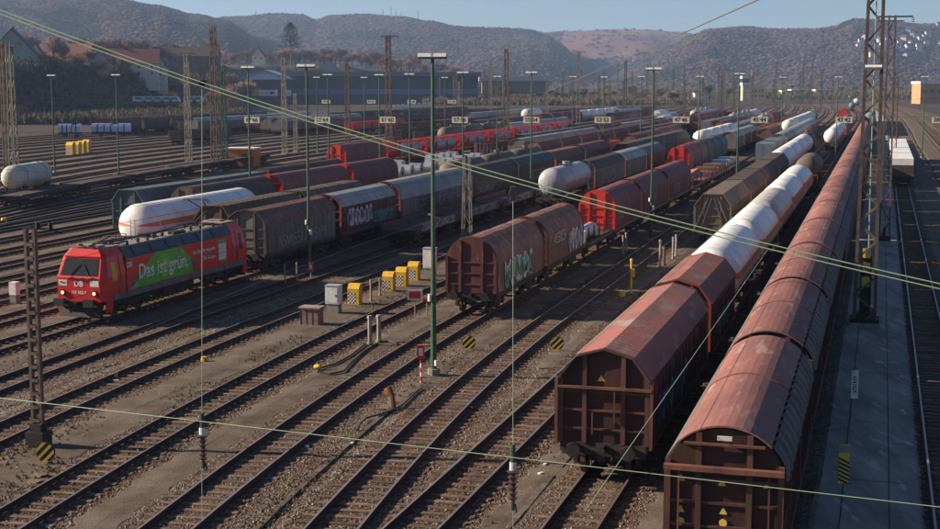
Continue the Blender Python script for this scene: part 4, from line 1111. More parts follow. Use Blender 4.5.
    mb = MB(); mb.box(-.9,.9,3.0,L-3.0,3.5,3.64); mb.build('roof_panel', LGREY, r)
    mb = MB(); mb.box(-.95,.95,1.6,3.3,3.782,3.83); mb.box(-.95,.95,L-3.3,L-1.6,3.782,3.83); mb.box(-.7,.7,1.5,2.2,3.83,3.93); mb.box(-.5,.4,L-2.5,L-1.9,3.83,3.93); mb.build('roof_hatch', LGREY, r)
    mb = MB(); rr = random.Random(5)
    for k in range(11):
        y = 3.9+k*1.05; x = rr.choice((-.5,.5,0,.3)); h = rr.uniform(.14,.34)
        if 12.6 < y < 16: continue
        mb.cyl((x,y,3.64),(x,y,3.64+h),.1,8); mb.cyl((x,y,3.64+h*.5),(x,y,3.64+h*.6),.16,8)
    mb.build('roof_insulator', INSB, r)
    mb = MB(); mb.tube([(.5,3.9,3.98),(.5,8,4.0),(0,12,4.0),(-.1,15,3.98)],.035); mb.box(-.75,-.2,8.2,9.4,3.641,3.86); mb.box(.1,.75,10.2,11.2,3.641,3.82); mb.build('roof_busbar', BLACK, r)
    def panto(y0, up, dr):
        p = empty('pantograph'); p.parent = r; p.location = (0, y0, 3.84)
        mb = MB()
        for s in (-.55,.55): mb.bar((s,-.9,0),(s,.9,0),.07)
        for yy in (-.85,.85): mb.bar((-.55,yy,0),(.55,yy,0),.07)
        for s in (-.55,.55):
            for yy in (-.85,.85): mb.cyl((s,yy,-.2),(s,yy,0),.07,6)
        mb.build('base_frame', BLACK, p)
        kz, ky, hz, hy = (.75, -1.2*dr, 1.55, .35*dr) if up else (.14,-1.1*dr,.22,.9*dr)
        mb = MB(); mb.bar((0,.7*dr,.1),(0,ky,kz),.09); mb.build('lower_arm', BLACK, p)
        mb = MB(); mb.bar((-.1,ky,kz),(-.5,hy,hz),.05); mb.bar((.1,ky,kz),(.5,hy,hz),.05); mb.build('upper_arm', BLACK, p)
        mb = MB()
        for d in (-.14,.14): mb.tube([(-.95,hy+d,hz-.12),(-.75,hy+d,hz+.04),(.75,hy+d,hz+.04),(.95,hy+d,hz-.12)],.028)
        mb.bar((-.5,hy-.14,hz+.02),(-.5,hy+.14,hz+.02),.03); mb.bar((.5,hy-.14,hz+.02),(.5,hy+.14,hz+.02),.03); mb.build('contact_strip', BLACK, p)
    panto(3.9, False, 1); panto(L-4.6, True, -1)
    mb = MB(); mb.tube([(-.3,1.6,3.96),(-.3,1.3,3.96)],.05); mb.cyl((.3,1.3,3.93),(.3,1.9,3.93),.06,8); mb.build('horn', BLACK, r)
    # sill and underframe
    for s in (-1,1):
        mb = MB(); mb.box(*sorted((s*1.42,s*1.51)),1.5,L-1.5,1.0,1.34); mb.build('sill', LSILL, r)
    mb = MB(); mb.box(-1.3,1.3,.9,L-.9,.85,1.05); mb.box(-1.15,1.15,7.6,11.3,.35,.85); mb.build('underframe', BLACK, r)
    for yc in (4.0, L-4.0):
        m2 = MB()
        for s in (-1,1):
            m2.box(s*1.12-.08,s*1.12+.08,-2.0,2.0,.5,.8)
            for y in (-1.3,1.3): m2.box(s*1.12-.14,s*1.12+.14,y-.22,y+.22,.35,.8)
            for y in (-.5,.5): m2.cyl((s*1.12,y,.5),(s*1.12,y,.95),.15,8)
            m2.tube([(s*1.25,-1.3,.7),(s*1.3,0,.45),(s*1.25,1.3,.7)],.03)
        bo = m2.build('bogie', UNDER, r, (0,yc,0))
        for y in (-1.3,1.3):
            m3 = MB()
            for s in (-1,1): m3.cyl((s*.70,0,.625),(s*.84,0,.625),.625,20)
            m3.cyl((-.7,0,.625),(.7,0,.625),.1,8); m3.build('wheelset', WHEEL, bo, (0,y,0))
    # artwork on the side facing the camera
    x = 1.493
    mb = MB(); mb.poly([(x,3.35,1.37),(x,5.6,2.75),(x,6.1,3.06),(x,9.1,3.06),(x,10.9,1.95),(x,10.7,1.37)]); mb.build('green_panel', LGRN, r)
    mb = MB(); mb.poly([(x+.002,3.55,1.38),(x+.002,4.6,2.02),(x+.002,4.3,2.2),(x+.002,3.35,1.62)]); mb.poly([(x+.002,10.35,2.28),(x+.002,10.9,1.93),(x+.002,10.9,1.45),(x+.002,10.55,1.45)]); mb.build('grey_corner', LSILL, r)
    lay(TXT['grun'], 'slogan', r, (x+.006, 7.15, 2.18), '+x')
    lay(TXT['l1'], 'small_slogan', r, (x+.006, 12.1, 2.52), '+x'); lay(TXT['l2'], 'small_slogan', r, (x+.006, 12.75, 2.05), '+x')
    lay(TXT['db'], 'emblem', r, (x+.006, 3.9 if False else 2.05+1.25, 2.72), '+x')
    lay(TXT['num'], 'fleet_number', r, (0, .612, 1.52), '-y')
    e2 = lay(TXT['db'], 'emblem', r, (0, .606, 1.98), '-y')
    mb = MB(); mb.poly([(x+.003,14.0,1.62),(x+.003,15.0,1.62),(x+.003,15.0,2.95),(x+.003,14.0,2.95)]); po = mb.build('poster', WP, r)
    mb = MB(); mb.poly([(x+.005,14.0,2.68),(x+.005,15.0,2.68),(x+.005,15.0,2.95),(x+.005,14.0,2.95)]); mb.poly([(x+.005,14.0,1.62),(x+.005,15.0,1.62),(x+.005,15.0,1.7),(x+.005,14.0,1.7)]); mb.build('poster_band', LGRN, po)
    mb = MB()
    for k in range(6): mb.box(x+.004,x+.006,14.12,14.12+(.72 if k%2 else .6),2.45-k*.12,2.48-k*.12)
    mb.build('poster_text', GREYT, po)
    mb = MB(); mb.poly([(x+.03,10.1,1.0),(x+.03,10.6,1.0),(x+.03,10.6,1.5),(x+.03,10.1,1.5)]); 
    return r
root = locomotive()
place(root, -42.3, 72.4, 18.9, 'red electric locomotive with green panel and white lettering at the head of its train', 'locomotive')

# ------------------------------------------------------------------ lattice masts, lamps, wires
def lattice(h, w0, w1, m, foot=True, depth=None, n=None, arms=0, legs=4):
    r = empty('lattice_mast'); d0 = depth or w0
    n = int((n or h/(w0*1.25))*.72); d1 = w1*(d0/w0); z0 = -.25
    def P(i, sx, sy):
        t = i/n; ww = (w0+(w1-w0)*t)/2; dd = (d0+(d1-d0)*t)/2; return Vector((sx*ww, sy*dd, z0+h*t))
    th = (.135 if h > 10 else .09)*(1.25 if w0 > 1 and h > 19 else 1)
    mb = MB()
    for sx in (-1,1):
        for sy in (-1,1): mb.bar(P(0,sx,sy), P(n,sx,sy), th)
    mb.build('leg_angle', m, r)
    mb = MB(); faces = [((-1,-1),(1,-1)),((-1,1),(1,1)),((-1,-1),(-1,1)),((1,-1),(1,1))]
    for i in range(n):
        for (a, b) in faces:
            if i % 2: a, b = b, a
            mb.bar(P(i,*a), P(i+1,*b), th*.52)
    mb.build('lattice_bracing', m, r)
    mb = MB(); f = w0*.75
    mb.box(-f,f,-d0*.5-.3,d0*.5+.3,-.45,.12); mb.build('concrete_foot', CONC, r)
    return r
def set_mast(r, px, py, label, grp='lattice masts carrying the overhead line'):
    p = at(px, py, -.2); r.location = (p.x, p.y, 0); r.rotation_euler = (0,0,-R(16)); tag(r, label, 'mast', grp); return p
def top_h(py_top, Y): return CAMH + (84-py_top)*Y/1390.*1.0
def crossarm(r, z, a0, a1, m):
    mb = MB(); mb.bar((a0,0,z),(a1,0,z),.12); mb.bar((a0*.6,0,z-.35),(a1*.6,0,z-.35),.08)
    mb.build('cross_arm', m, r)
    for x in (a0, a1):
        mb = MB()
        for k in range(3): mb.cyl((x,0,z-.15-k*.14),(x,0,z-.09-k*.14),.11,8)
        mb.build('insulator', INSB, r)
# near left battened mast
r = empty('battened_mast'); h = 7.5
mb = MB()
for s in (-1,1): mb.box(s*.17-.05,s*.17+.05,-.09,.09,-.25,h)
mb.build('leg_channel', LATM, r)
mb = MB(); z = .2
while z < h-.1: mb.box(-.12,.12,-.10,-.088,z,z+.12); mb.box(-.12,.12,.088,.10,z,z+.12); z += .48
mb.build('batten', LATM, r)
mb = MB(); mb.box(-.35,.35,-.3,.3,-.4,.35); mb.box(-.22,.22,-.2,.2,.35,.62); mb.build('foot', BLACK, r)
mb = MB(); mb.bar((-.3,0,h+.02),(.9,0,h+.05),.07); mb.cyl((.3,0,h+.06),(.3,0,h+.25),.08,8); mb.cyl((.8,0,h+.06),(.8,0,h+.25),.08,8); mb.bar((.9,0,h),(1.2,.1,h-.1),.04); mb.build('cross_arm', BLACK, r)
set_mast(r, 39, 446, 'short battened steel mast nearest at the left, with insulators on top', None)
# the big mast at right
r = lattice(19.5, 1.05, .68, LATM, depth=1.05, n=30)
mb = MB(); mb.box(-.75,.75,-.75,.75,-.3,.32); mb.box(-.55,.55,-.55,.55,.32,.55); mb.build('foot_plate', BLACK, r)
mb = MB(); mb.box(-.28,.28,-.28,.28,.56,3.6); mb.build('equipment_case', BLACK, r)
for k in range(3):
    mb = MB(); mb.box(-.2,.2,-.32,-.285,2.0+k*.75,2.5+k*.75); mb.build('yellow_plate', YELT, r)
mb = MB(); mb.tube([(.1,-.2,2.9),(.05,-.1,9),(.02,-.1,17)],.035); mb.build('cable', WIREG, r)
mb = MB(); mb.cyl((.42,-.5,13.35),(-.42,-.5,13.35),.11,8); mb.build('lamp_tube', WP, r)
set_mast(r, 864, 327, 'tall rusty lattice mast rising out of the frame right of the long red train', None)
for (px, py, pt, w0, lab, m, arm) in (
    (884, 238, 14, .8, 'rusty lattice mast with cross arm just behind the tallest one', LATM, 1),
    (893, 172, 70, .7, 'shorter rusty lattice mast third in the line at the right', LATM, 0),
    (216, 172, 25, .95, 'tall rusty lattice mast left, near the orange shed', LATM, 0),
    (225, 168, 66, .7, 'green grey lattice mast right beside the tall one at left', GREEN, 0),
    (189, 166, 52, .8, 'slim lattice mast left of the tall pair', LATG, 1),
    (15, 186, 42, .85, 'lattice mast at the far left edge', LATG, 1),
    (7, 180, 40, .5, 'thin mast at the very left edge', LATM, 0),
    (285, 155, 57, .8, 'lattice mast between the warehouse and the red hood wagon', LATG, 0),
    (296, 152, 92, .6, 'short pale lattice mast below the warehouse', LATG, 0),
    (348, 150, 62, .8, 'lattice mast right of the red open wagons', LATM, 0),
    (389, 168, 35, .85, 'tall rusty lattice mast by the red swap tanks', LATM, 1),
    (467, 241, 153, .7, 'pale lattice mast standing before the dark brown wagon, with no top arm', LATG, 0),
    (506, 152, 48, .85, 'lattice mast in the centre left of the pale tank on brown wagons', LATM, 0),
    (578, 131, 51, 1.0, 'far lattice mast in the centre before the hills', LATG, 1),
    (547, 126, 78, .8, 'far slim mast left of the centre hills', LATG, 0),
    (625, 122, 60, .9, 'dark green far mast beside the sign row', GREEN, 0),
    (655, 120, 72, .8, 'far mast right of the dark green one', LATG, 0),
    (805, 118, 72, .8, 'far mast before the yard curve', LATG, 0),
    (847, 112, 66, .9, 'far mast left of the red tank wagon', LATG, 0),
    (760, 128, 78, .7, 'far mast beside the sign 45 44', LATG, 0)):
    p = at(px, py, -.2); h = top_h(pt, p.y)
    r = lattice(h, w0, w0*.62, m, n=max(8, int(h/.95)))
    if arm: crossarm(r, h-.35, -1.1, 1.6, BLACK)
    set_mast(r, px, py, lab)
def lamp(px, Y, label, hh=13.9, hw=.62, base=None, d=.16):
    r = empty('lamp_post'); 
    mb = MB(); mb.cyl((0,0,-.25),(0,0,4.2),d*.85,10,0,d*.7); mb.cyl((0,0,4.2),(0,0,hh-.1),d*.62,10,0,d*.42); mb.build('pole', GREEN, r)
    mb = MB(); mb.cyl((0,0,-.3),(0,0,.1),d*1.7,10); mb.build('foot', CONC, r)
    mb = MB(); mb.bar((-hw,0,hh),(hw,0,hh),.07); mb.bar((0,0,hh-.25),(0,0,hh),.12); mb.build('cross_bar', GREEN, r)
    for s in (-1,1):
        mb = MB(); mb.add([(s*.06,-.18,hh+.05),(s*hw,-.18,hh+.05),(s*hw,.18,hh+.05),(s*.06,.18,hh+.05),(s*.06,-.13,hh+.2),(s*hw,-.13,hh+.2),(s*hw,.13,hh+.2),(s*.06,.13,hh+.2)], [(0,1,2,3),(7,6,5,4),(0,4,5,1),(1,5,6,2),(2,6,7,3),(3,7,4,0)]); mb.build('lamp_head', WP, r)
    if Y < 130:
        mb = MB(); mb.cyl((d*.9,-d*.5,2.4 if Y>80 else .25),(d*.9,-d*.5,2.75 if Y>80 else .5),.1,8); mb.cyl((-d*.9,-d*.5,3.1),(-d*.9,-d*.5,3.4),.09,8); mb.build('floodlight', WP, r)
    X = (px-470)/1390.*Y*1.0; r.location = (X, Y, 0); r.rotation_euler = (0,0,-R(12)); tag(r, label, 'lamp post', 'lamp posts with white double heads'); return r
lamp(433, 60.0, 'nearest green lamp post in the centre beside the rusty hood wagon', 13.6)
lamp(308, 93.5, 'green lamp post in front of the dark wagon behind the locomotive', 13.6)
lamp(250, 128, 'green lamp post left of centre, by the orange shed', 13.9)
for i, (px, Y, lb) in enumerate(((329,185,'right of the warehouse lattice masts'),(380,190,'right next to the tall rusty mast'),(410,175,'left of the nearest lamp post'),(463,150,'right of the nearest lamp post'),(531,150,'left of the pale tank wagon, in the centre'),(652,112,'behind the maroon hood set'),(497,230,'far, left of centre'),(572,240,'far, before the middle hills'),(603,250,'far, before the reddish hill'),(640,240,'far, near the sign row'),(698,230,'far, left of the signal tower'),(737,170,'in front of the signal tower'),(780,260,'far, right of the signal tower'),(119,190,'in the dark slope at left'),(55,200,'before the houses at left'),(318,260,'small, before the warehouse'),(365,265,'small, at the warehouse middle'),(445,270,'small, before the white roofs'),(835,250,'far right before the tallest mast'),(921,240,'far right beyond the tallest mast'))):
    lamp(px, Y, 'green lamp post ' + lb, 13.6)

def wire(name, pts, rr, m, label, cat='wire', n=5, group=None):
    mb = MB(); mb.tube(pts, rr, n); o = mb.build(name, m); tag(o, label, cat, group); return o
def span(a, b, sag, n=16):
    return [tuple(a.lerp(b, i/n) - Vector((0,0,sag*4*(i/n)*(1-i/n)))) for i in range(n+1)]
# double cross-span close to the camera
for k, dz in ((0, 0), (1, .085)):
    A = atY(0, 14, 31); B = atY(940, 289, 23); A2 = A + (A-B)*.35; B2 = B + (B-A)*.35
    pts = [tuple(A2.lerp(B2, t/20) + Vector((0, 0, dz - .36*4*(t/20*1.7-.35)*(1-(t/20*1.7-.35))))) for t in range(21)]
    wire('span_wire', pts, .011, WIREG, ['lower','upper'][k] + ' strand of the thick pale green double wire crossing the whole view')
A = atY(0, 398, 31); B = atY(940, 507, 23); A2 = A + (A-B)*.35; B2 = B+(B-A)*.35
wire('span_wire', [tuple(A2.lerp(B2, t/12)) for t in range(13)], .009, WIREG, 'single pale wire crossing low over the front tracks')
SA, SB = atY(0, 14, 31), atY(940, 289, 23)
def hang(px, pyt, pyi0, pyi1, pyend, label, cl):
    Y = 31 + (23-31)*px/940
    T = atY(px, pyt, Y); a = atY(px, pyi0, Y); b = atY(px, pyi1, Y); e = atY(px, pyend, Y)
    r = empty('hanging_insulator', T); org = Vector(T)
    def q(v): return tuple(Vector(v)-org)
    mb = MB(); mb.cyl(q(T), q(a), .007, 5); mb.cyl(q(b), q(e), .006, 5); mb.build('dropper', WIREG, r)
    mb = MB(); 
    if cl: mb.box(-.07,.06,-.03,.03,-.06,.04); mb.box(-.03,.09,-.04,.04,.02,.07)
    else: mb.box(-.05,.05,-.04,.04,-.22,.05); mb.box(-.08,.08,-.05,.05,-.12,-.04)
    mb.build('clamp', BLACK if cl else LATM, r)
    L = (b-a).length; mb = MB(); z0 = a.z-org.z; x0 = a.x-org.x
    mb.cyl((x0,0,z0+.05),(x0,0,z0-L*.24),.05,8); mb.cyl((x0,0,z0-L*.84),(x0,0,z0-L),.04,8); mb.bar((x0+.05,0,z0-L*.9),(x0+.08,0,z0-L-.05),.03); mb.build('fitting', GREEN, r)
    mb = MB(); mb.cyl((x0,0,z0-L*.24),(x0,0,z0-L*.36),.07,10); mb.cyl((x0,0,z0-L*.80),(x0,0,z0-L*.85),.06,10); mb.build('porcelain_cap', WP, r)
    mb = MB(); n = 6
    for k in range(n):
        z = z0-L*(.38+.42*k/(n-1)); rad = .13 if k == 0 else .10
        mb.cyl((x0,0,z),(x0,0,z-L*.05),rad,12,0,rad*.55); mb.cyl((x0,0,z-L*.05),(x0,0,z-L*.085),.045,8)
    mb.build('insulator_disc', INSB, r)
    tag(r, label, 'insulator', 'brown insulators hanging near the camera')
hang(202, 84, 415, 468, 520, 'brown insulator on a thin dropper hanging left of centre', True)
hang(513, 189, 447, 510, 529+30, 'brown insulator hanging in the centre foreground', False)
# contact and catenary wires over the tracks
def catenary(b, Y0, Y1, label, off=0., m=WIREG, rr=.011):
    pts = []; y = Y0
    while y < Y1: pts.append(tuple(TP(b, y, off, 5.6))); y += 12 if y < 200 else 30
    wire('contact_wire', pts, rr, m, label, 'wire')
catenary(-7.6, 24, 75, 'thin white contact wire running up over the grey red roofed wagon', rr=.009)
catenary(-4.6, 22, 60, 'thin white contact wire running up over the near end of the rightmost train', rr=.008)
catenary(6.3, 30, 420, 'thin pale contact wire along the right track')
catenary(-22.8, 36, 300, 'thin wire above the rusty hood wagons', m=WIRED)
catenary(-32.7, 40, 300, 'thin wire above the empty track left of the yellow cabinets', m=WIRED)
catenary(-42.3, 45, 300, 'contact wire above the red locomotive', m=WIRED)
catenary(-61, 60, 400, 'thin wire above the teal wagon row', m=WIRED)
A = atY(560, 78, 220); B = atY(765, -4, 42)
A = atY(676,35,60)+(atY(676,35,60)-B)*6
wire('overhead_wire', span(A, B+(B-atY(676,35,60))*.6, .1), .024, WIRED, 'dark wire slanting up against the sky at the right of centre')
for b_, y0, y1, lb in ((-27.6,42,300,'thin wire above the track with the yellow cabinets'),(-37.9,48,320,'thin wire right of the red locomotive'),(-52,70,380,'thin wire above the white gas tank'),(-12.5,60,330,'thin wire above the brown ribbed wagons'),(-74,110,420,'thin wire above the swap tank train'),(-95,150,450,'thin wire over the far left curve')):
    catenary(b_, y0, y1, lb, m=WIRED)
for Yc, x0, x1, z0, z1, lb in ((88,-30,2,7.2,6.4,'thin cross wire over the locomotive train'),(118,-42,30,8.6,7.8,'thin cross wire before the pale lattice mast'),(245,-82,60,9.4,9.4,'thin cross wire between the two rows of number boards'),(290,-90,80,11,11,'thin high cross wire far in the yard')):
    wire('span_wire', span(Vector((x0,Yc,z0)), Vector((x1,Yc,z1)), .5), .012 if Yc < 200 else .02, WIRED, lb)
# cross spans with track number boards
SP = {253:'above the orange shed',323:'above the red open wagons',388:'at the tall rusty mast',460:'right of the nearest lamp post',531:'below the cream tank wagon',602:'over the dark wagons in the centre',680:'right of the white domed wagons',758:'above the blue container rake',842:'over the far end of the white tanks',938:'at the right edge',327:'before the warehouse, left one of the far row',372:'before the warehouse middle',412:'before the warehouse right end',452:'in the far row, rightmost'}
def crossspan(Yc, z, x0, x1, signs, lab, slope=-.12):
    def Yat(X): return Yc + (X)*slope
    a = Vector((x0, Yat(x0), z+.45)); b = Vector((x1, Yat(x1), z+.45))
    wire('span_wire', span(a, b, .25), .02, WIRED, lab)
    wire('span_wire', span(a+Vector((0,0,2.6)), b+Vector((0,0,2.6)), 1.6), .018, WIRED, lab.replace('lower', 'upper sagging'))
    for px, txt in signs:
        Y = Yc
        for _ in range(4): X = (px-470)/1390.*Y; Y = Yat(X)
        r = empty('track_number_board', (X, Y, z), -R(16))
        mb = MB(); mb.box(-1.05,1.05,-.03,.03,-.4,.4); mb.build('board', SIGNC, r)
        mb = MB(); mb.bar((-.7,0,.4),(-.7,0,.52),.03); mb.bar((.7,0,.4),(.7,0,.52),.03); mb.build('hanger', WIRED, r)
        lay(TXT[txt], 'numerals', r, (0,-.036,0), '-y')
        tag(r, 'cream board reading %s hanging %s' % (txt, SP[px]), 'sign', 'track number boards on the cross spans')
crossspan(178, CAMH-35.5*178/1390, -60, 66, [(253,'67 66'),(323,'65 64'),(388,'61 60'),(460,'57 56'),(531,'55 54'),(602,'53 52'),(680,'47 46'),(758,'45 44'),(842,'43 42'),(938,'38 37')], 'lower cross span wire carrying the number boards', 0)
crossspan(330, CAMH-17.5*330/1390, -90, 95, [(327,'69 68'),(372,'63 62'),(412,'59 58'),(452,'51 50')], 'lower wire of the farther cross span', 0)

# ------------------------------------------------------------------ small yard furniture
def atx(px, py): return at(px, py, -.2)
def thing(name, px, py, label, cat, rz=16, group=None):
    p = atx(px, py); r = empty(name, p, -R(rz)); tag(r, label, cat, group); return r
def yellow_cabinet(px, py, label, s=1.):
    r = thing('yellow_cabinet', px, py, label, 'cabinet', 16, 'yellow cabinets with chequered base')
    mb = MB(); mb.add([(x*s,y*s,z*s) for x,y,z in ((-.36,-.3,.0),(.36,-.3,.0),(.36,.3,.0),(-.36,.3,.0),(-.36,-.3,.95),(.36,-.3,.95),(.36,.3,1.22),(-.36,.3,1.22),(-.36,-.1,1.22),(.36,-.1,1.22))],
      [(0,1,5,4),(4,5,9,8),(8,9,6,7),(2,3,7,6),(1,2,6,9,5),(3,0,4,8,7),(0,3,2,1)]); mb.build('housing', YEL, r)
    mb = MB()
    for i in range(5):
        for j in range(6):
            x0 = (-.33+.10*i)*s; z0 = (.08+.10*j)*s
            mb.add([(x0,-.302*s-.003,z0),(x0+.10*s,-.302*s-.003,z0),(x0+.10*s,-.302*s-.003,z0+.10*s),(x0,-.302*s-.003,z0+.10*s)], [(0,1,2,3)], (i+j)%2)
    mb.build('chequered_plate', [WP, BLACK], r)
    mb = MB(); mb.box(.362*s,.372*s,-.2*s,.2*s,.3*s,.9*s); mb.build('side_hatch', YEL, r)
yellow_cabinet(355, 304, 'nearest yellow cabinet with chequered plate, right of the grey box', .98)
yellow_cabinet(389, 291, 'second yellow cabinet, left one of the group of three', .98)
yellow_cabinet(402, 286, 'third yellow cabinet, in the middle of the group of three', .98)
yellow_cabinet(414, 280, 'farthest yellow cabinet of the near row, at the white box', .98)
for i, (px, py) in enumerate(((71,155),(77,154.5),(82,153.5),(87,152),(194,140),(200,139.5),(205,139))):
    yellow_cabinet(px, py, ['leftmost','second','third','right one'][i] + ' of the four far yellow cabinets at left' if i < 4 else ['left','middle','right'][i-4] + ' one of three far yellow cabinets between the lattice masts', 1.9)
r = thing('relay_box', 312, 324, 'low reddish brown box with a flat lid beside the empty track', 'box')
mb = MB(); mb.box(-.52,.52,-.35,.35,-.05,.88)
mb.build('housing', mat('mauve_box',(.24,.15,.13),.85,c2=(.17,.11,.10),amt=.4,scale=3,var=0), r)
mb = MB(); mb.box(-.6,.6,-.43,.43,.88,.96); mb.build('lid', mat('lid',(.30,.23,.19),.85,c2=(.2,.15,.12),amt=.4,var=0), r)
mb = MB()
for x in (-.5,-.17,.17,.5): mb.box(x-.015,x+.015,-.362,-.352,0,.86)
mb.build('panel_seam', BLACK, r)
for px, py, lb, hh in ((334,313,'pale grey switch cabinet on a concrete foot, right of the low brown box',1.0),(430,276,'white switch cabinet behind the green lamp post',1.3)):
    r = thing('switch_cabinet', px, py, lb, 'cabinet')
    mb = MB(); mb.box(-.36,.36,-.26,.26,-.05,.55); mb.build('concrete_foot', CONC, r)
    mb = MB(); mb.box(-.40,.40,-.3,.3,.55,.55+hh); mb.build('housing', WP, r)
    mb = MB(); mb.box(-.43,.43,-.33,.33,.552+hh,.6+hh); mb.build('lid', GREYT, r)
    mb = MB(); mb.box(-.33,.33,-.312,-.302,.62,.48+hh); d = mb.build('door', WP, r)
    mb = MB(); mb.box(.22,.27,-.335,-.313,.95,1.1); mb.build('handle', BLACK, d)
def post(px, py, h, m, label, cat='post', wd=.1, top=None, name='post'):
    r = thing(name, px, py, label, cat)
    mb = MB(); mb.cyl((0,0,-.1),(0,0,h),wd/2,8); mb.cyl((0,0,-.1),(0,0,.12),wd*.8,8); mb.build('shaft', m, r)
    mb = MB(); mb.cyl((0,0,h),(0,0,h+.12),wd*.75,8,0,wd*.5); mb.build('cap', top or m, r); return r
post(371, 301, 1.15, CONC, 'thin concrete post between the yellow cabinets', wd=.14)
post(380, 296, 1.0, CONC, 'second thin post left of the group of three yellow cabinets', wd=.12)
r = post(370, 345, 1.35, CONC, 'water hydrant post with black hoses, left one', 'hydrant', .22, name='hose_post')
r2 = post(379, 342, 1.25, CONC, 'water hydrant post with black hoses, right one', 'hydrant', .22, name='hose_post')
p = atx(370,345)
for i, pp in enumerate(([(367,343),(350,356),(335,364),(320,368),(318,372)],[(378,343),(366,350),(352,362),(344,371),(330,374),(319,372)],[(379,342),(388,341),(398,344)])):
    wire('hose', [tuple(at(a,b,-.13)) for a,b in pp], .042, BLACK, ['upper black hose lying from the hydrant posts to the yellow coupling','lower curved black hose lying beside the empty track','short black hose curling right of the hydrant posts'][i], 'hose')
wire('cable', [tuple(at(a,b,-.14)) for a,b in ((357,430),(360,424),(366,418),(380,414),(393,410),(402,405),(410,398),(416,392),(422,388))], .035, BLACK, 'black cable winding over sand from the bent brown post', 'cable')
r = thing('hose_coupling', 317, 370, 'small green yellow hose coupling lying on the sand', 'coupling'); mb = MB(); mb.cyl((-.1,0,.1),(.15,0,.2),.12,8); mb.build('body', YEL, r); mb = MB(); mb.cyl((.05,0,.15),(.05,0,.4),.05,6); mb.build('lever', GREEN, r)
r = thing('bent_post', 394, 408, 'bent rusty brown post with a cable near the centre', 'post')
mb = MB(); mb.tube([(0,0,-.1),(-.08,0,.5),(-.22,0,.85)],.11,7); mb.build('shaft', RIBM, r); mb = MB(); mb.box(-.4,-.24,-.06,.06,.55,.75); mb.build('cap', ORANGE, r)
# signals
def dwarf(px, py, lb, m=SIGNR, h=1.1, stripes=True, board=(.16,.3)):
    r = thing('marker_signal', px, py, lb, 'signal', 0)
    mb = MB(); n = 6
    for k in range(n): mb.cyl((0,0,-.1+k*h/n),(0,0,-.1+(k+1)*h/n),.045,6,k%2 if stripes else 0,caps=(k in (0,n-1)))
    mb.build('pole', [WP, SIGNR] if stripes else [CONC, CONC], r)
    mb = MB(); mb.box(-board[0],board[0],-.06,.06,h-.1,h-.1+board[1]*2); mb.build('board', m, r)
    mb = MB(); mb.box(-board[0]*.55,board[0]*.55,-.072,-.062,h+.05,h-.1+board[1]*1.6); mb.build('white_field', WP if m is SIGNR else BLACK, r); return r
dwarf(421, 383, 'red and white striped marker beside the nearest green lamp post', h=1.15)
dwarf(311, 281, 'small red marker below the second green lamp post', h=.7, stripes=False)
dwarf(188, 291, 'small red white square marker beside the locomotive', h=.6, stripes=False, board=(.2,.2))
dwarf(427, 316, 'reddish marker post left of the rusty wagon end', h=.9, stripes=False, board=(.22,.12))
r = thing('stop_board', 415, 318, 'red board with white edge on a thin pole left of the rusty wagon', 'sign', 0)
mb = MB(); mb.cyl((0,0,-.1),(0,0,1.1),.03,6); mb.build('pole', CONC, r)
mb = MB(); mb.box(-.42,.42,-.03,.03,1.0,1.55); mb.build('board', WP, r); mb = MB(); mb.box(-.31,.31,-.04,-.032,1.08,1.47); mb.build('red_field', SIGNR, r)
def round_board(px, py, lb, s=.42):
    r = thing('round_board', px, py, lb, 'marker', 10, 'round black and yellow striped markers')
    n = 24; mb = MB(); mb.cyl((0,-.04,s+.05),(0,.04,s+.05),s,n); mb.build('disc', BLACK, r)
    mb = MB()
    for k in (-.55,-.05,.45):
        c = k*s*1.3
        pts = []
        for sg in (-1,1):
            for q in ((-1,1) if sg < 0 else (1,-1)):
                # diagonal stripe clipped to the circle
                d = c + sg*.13*s*1.1; l = math.sqrt(max(.0001, s*s*.94-d*d)); a = R(45)
                x = d*math.cos(a) - q*l*math.sin(a)*-1; z = -d*math.sin(a) + q*l*math.cos(a)
                pts.append((x, -.045, s+.05+z))
        mb.poly(pts)
    mb.build('stripe', YELT, r); mb = MB(); mb.box(-.12,.12,-.06,.06,-.15,.08); mb.build('foot', YELT, r)
round_board(46, 463, 'striped round marker at the foot of the nearest left mast', .34)
round_board(469, 350, 'striped round marker on sand in front of the rusty wagons', .33)
round_board(557, 351, 'striped round marker on gravel left of the dark red corrugated wagon', .33)
for i, (px, py, s, lb) in enumerate(((115,377,.14,'small yellow object lying between two empty tracks at left'),(204,361,.16,'yellow marker stone by the thin dropper wire'),(4,222,.3,'yellow box at the left edge far back'),(622,296,.22,'small yellow switch lever beside the yellow post'))):
    r = thing('yellow_marker', px, py, lb, 'marker'); mb = MB(); mb.cyl((0,0,-.05),(0,0,s*1.3),s,8,0,s*.8); mb.build('body', YEL, r); mb = MB(); mb.box(-s*.5,s*.5,-s-.03,-s*.8,0,s*.6); mb.build('plate', YELT, r)
r = post(631, 293, 2.0, YEL, 'yellow post standing in shade between the middle tracks', wd=.13); mb = MB(); mb.box(.04,.2,-.08,.08,1.0,1.5); mb.build('control_box', YEL, r)
post(660, 267, 1.8, CONC, 'left pale post on the lit sand between trains', wd=.16)
r = post(664, 266, 1.2, RIBM, 'brown short post beside the pale post', wd=.2)
post(673, 259, 1.5, CONC, 'right pair post on the lit sand', wd=.16); post(676, 256, 1.5, CONC, 'farthest post of the lit sand patch', wd=.16)
post(623, 254, 1.3, CONC, 'left post in the shade before the red hoods', wd=.14); post(626, 251, 1.3, CONC, 'right post in the shade before the red hoods', wd=.14)
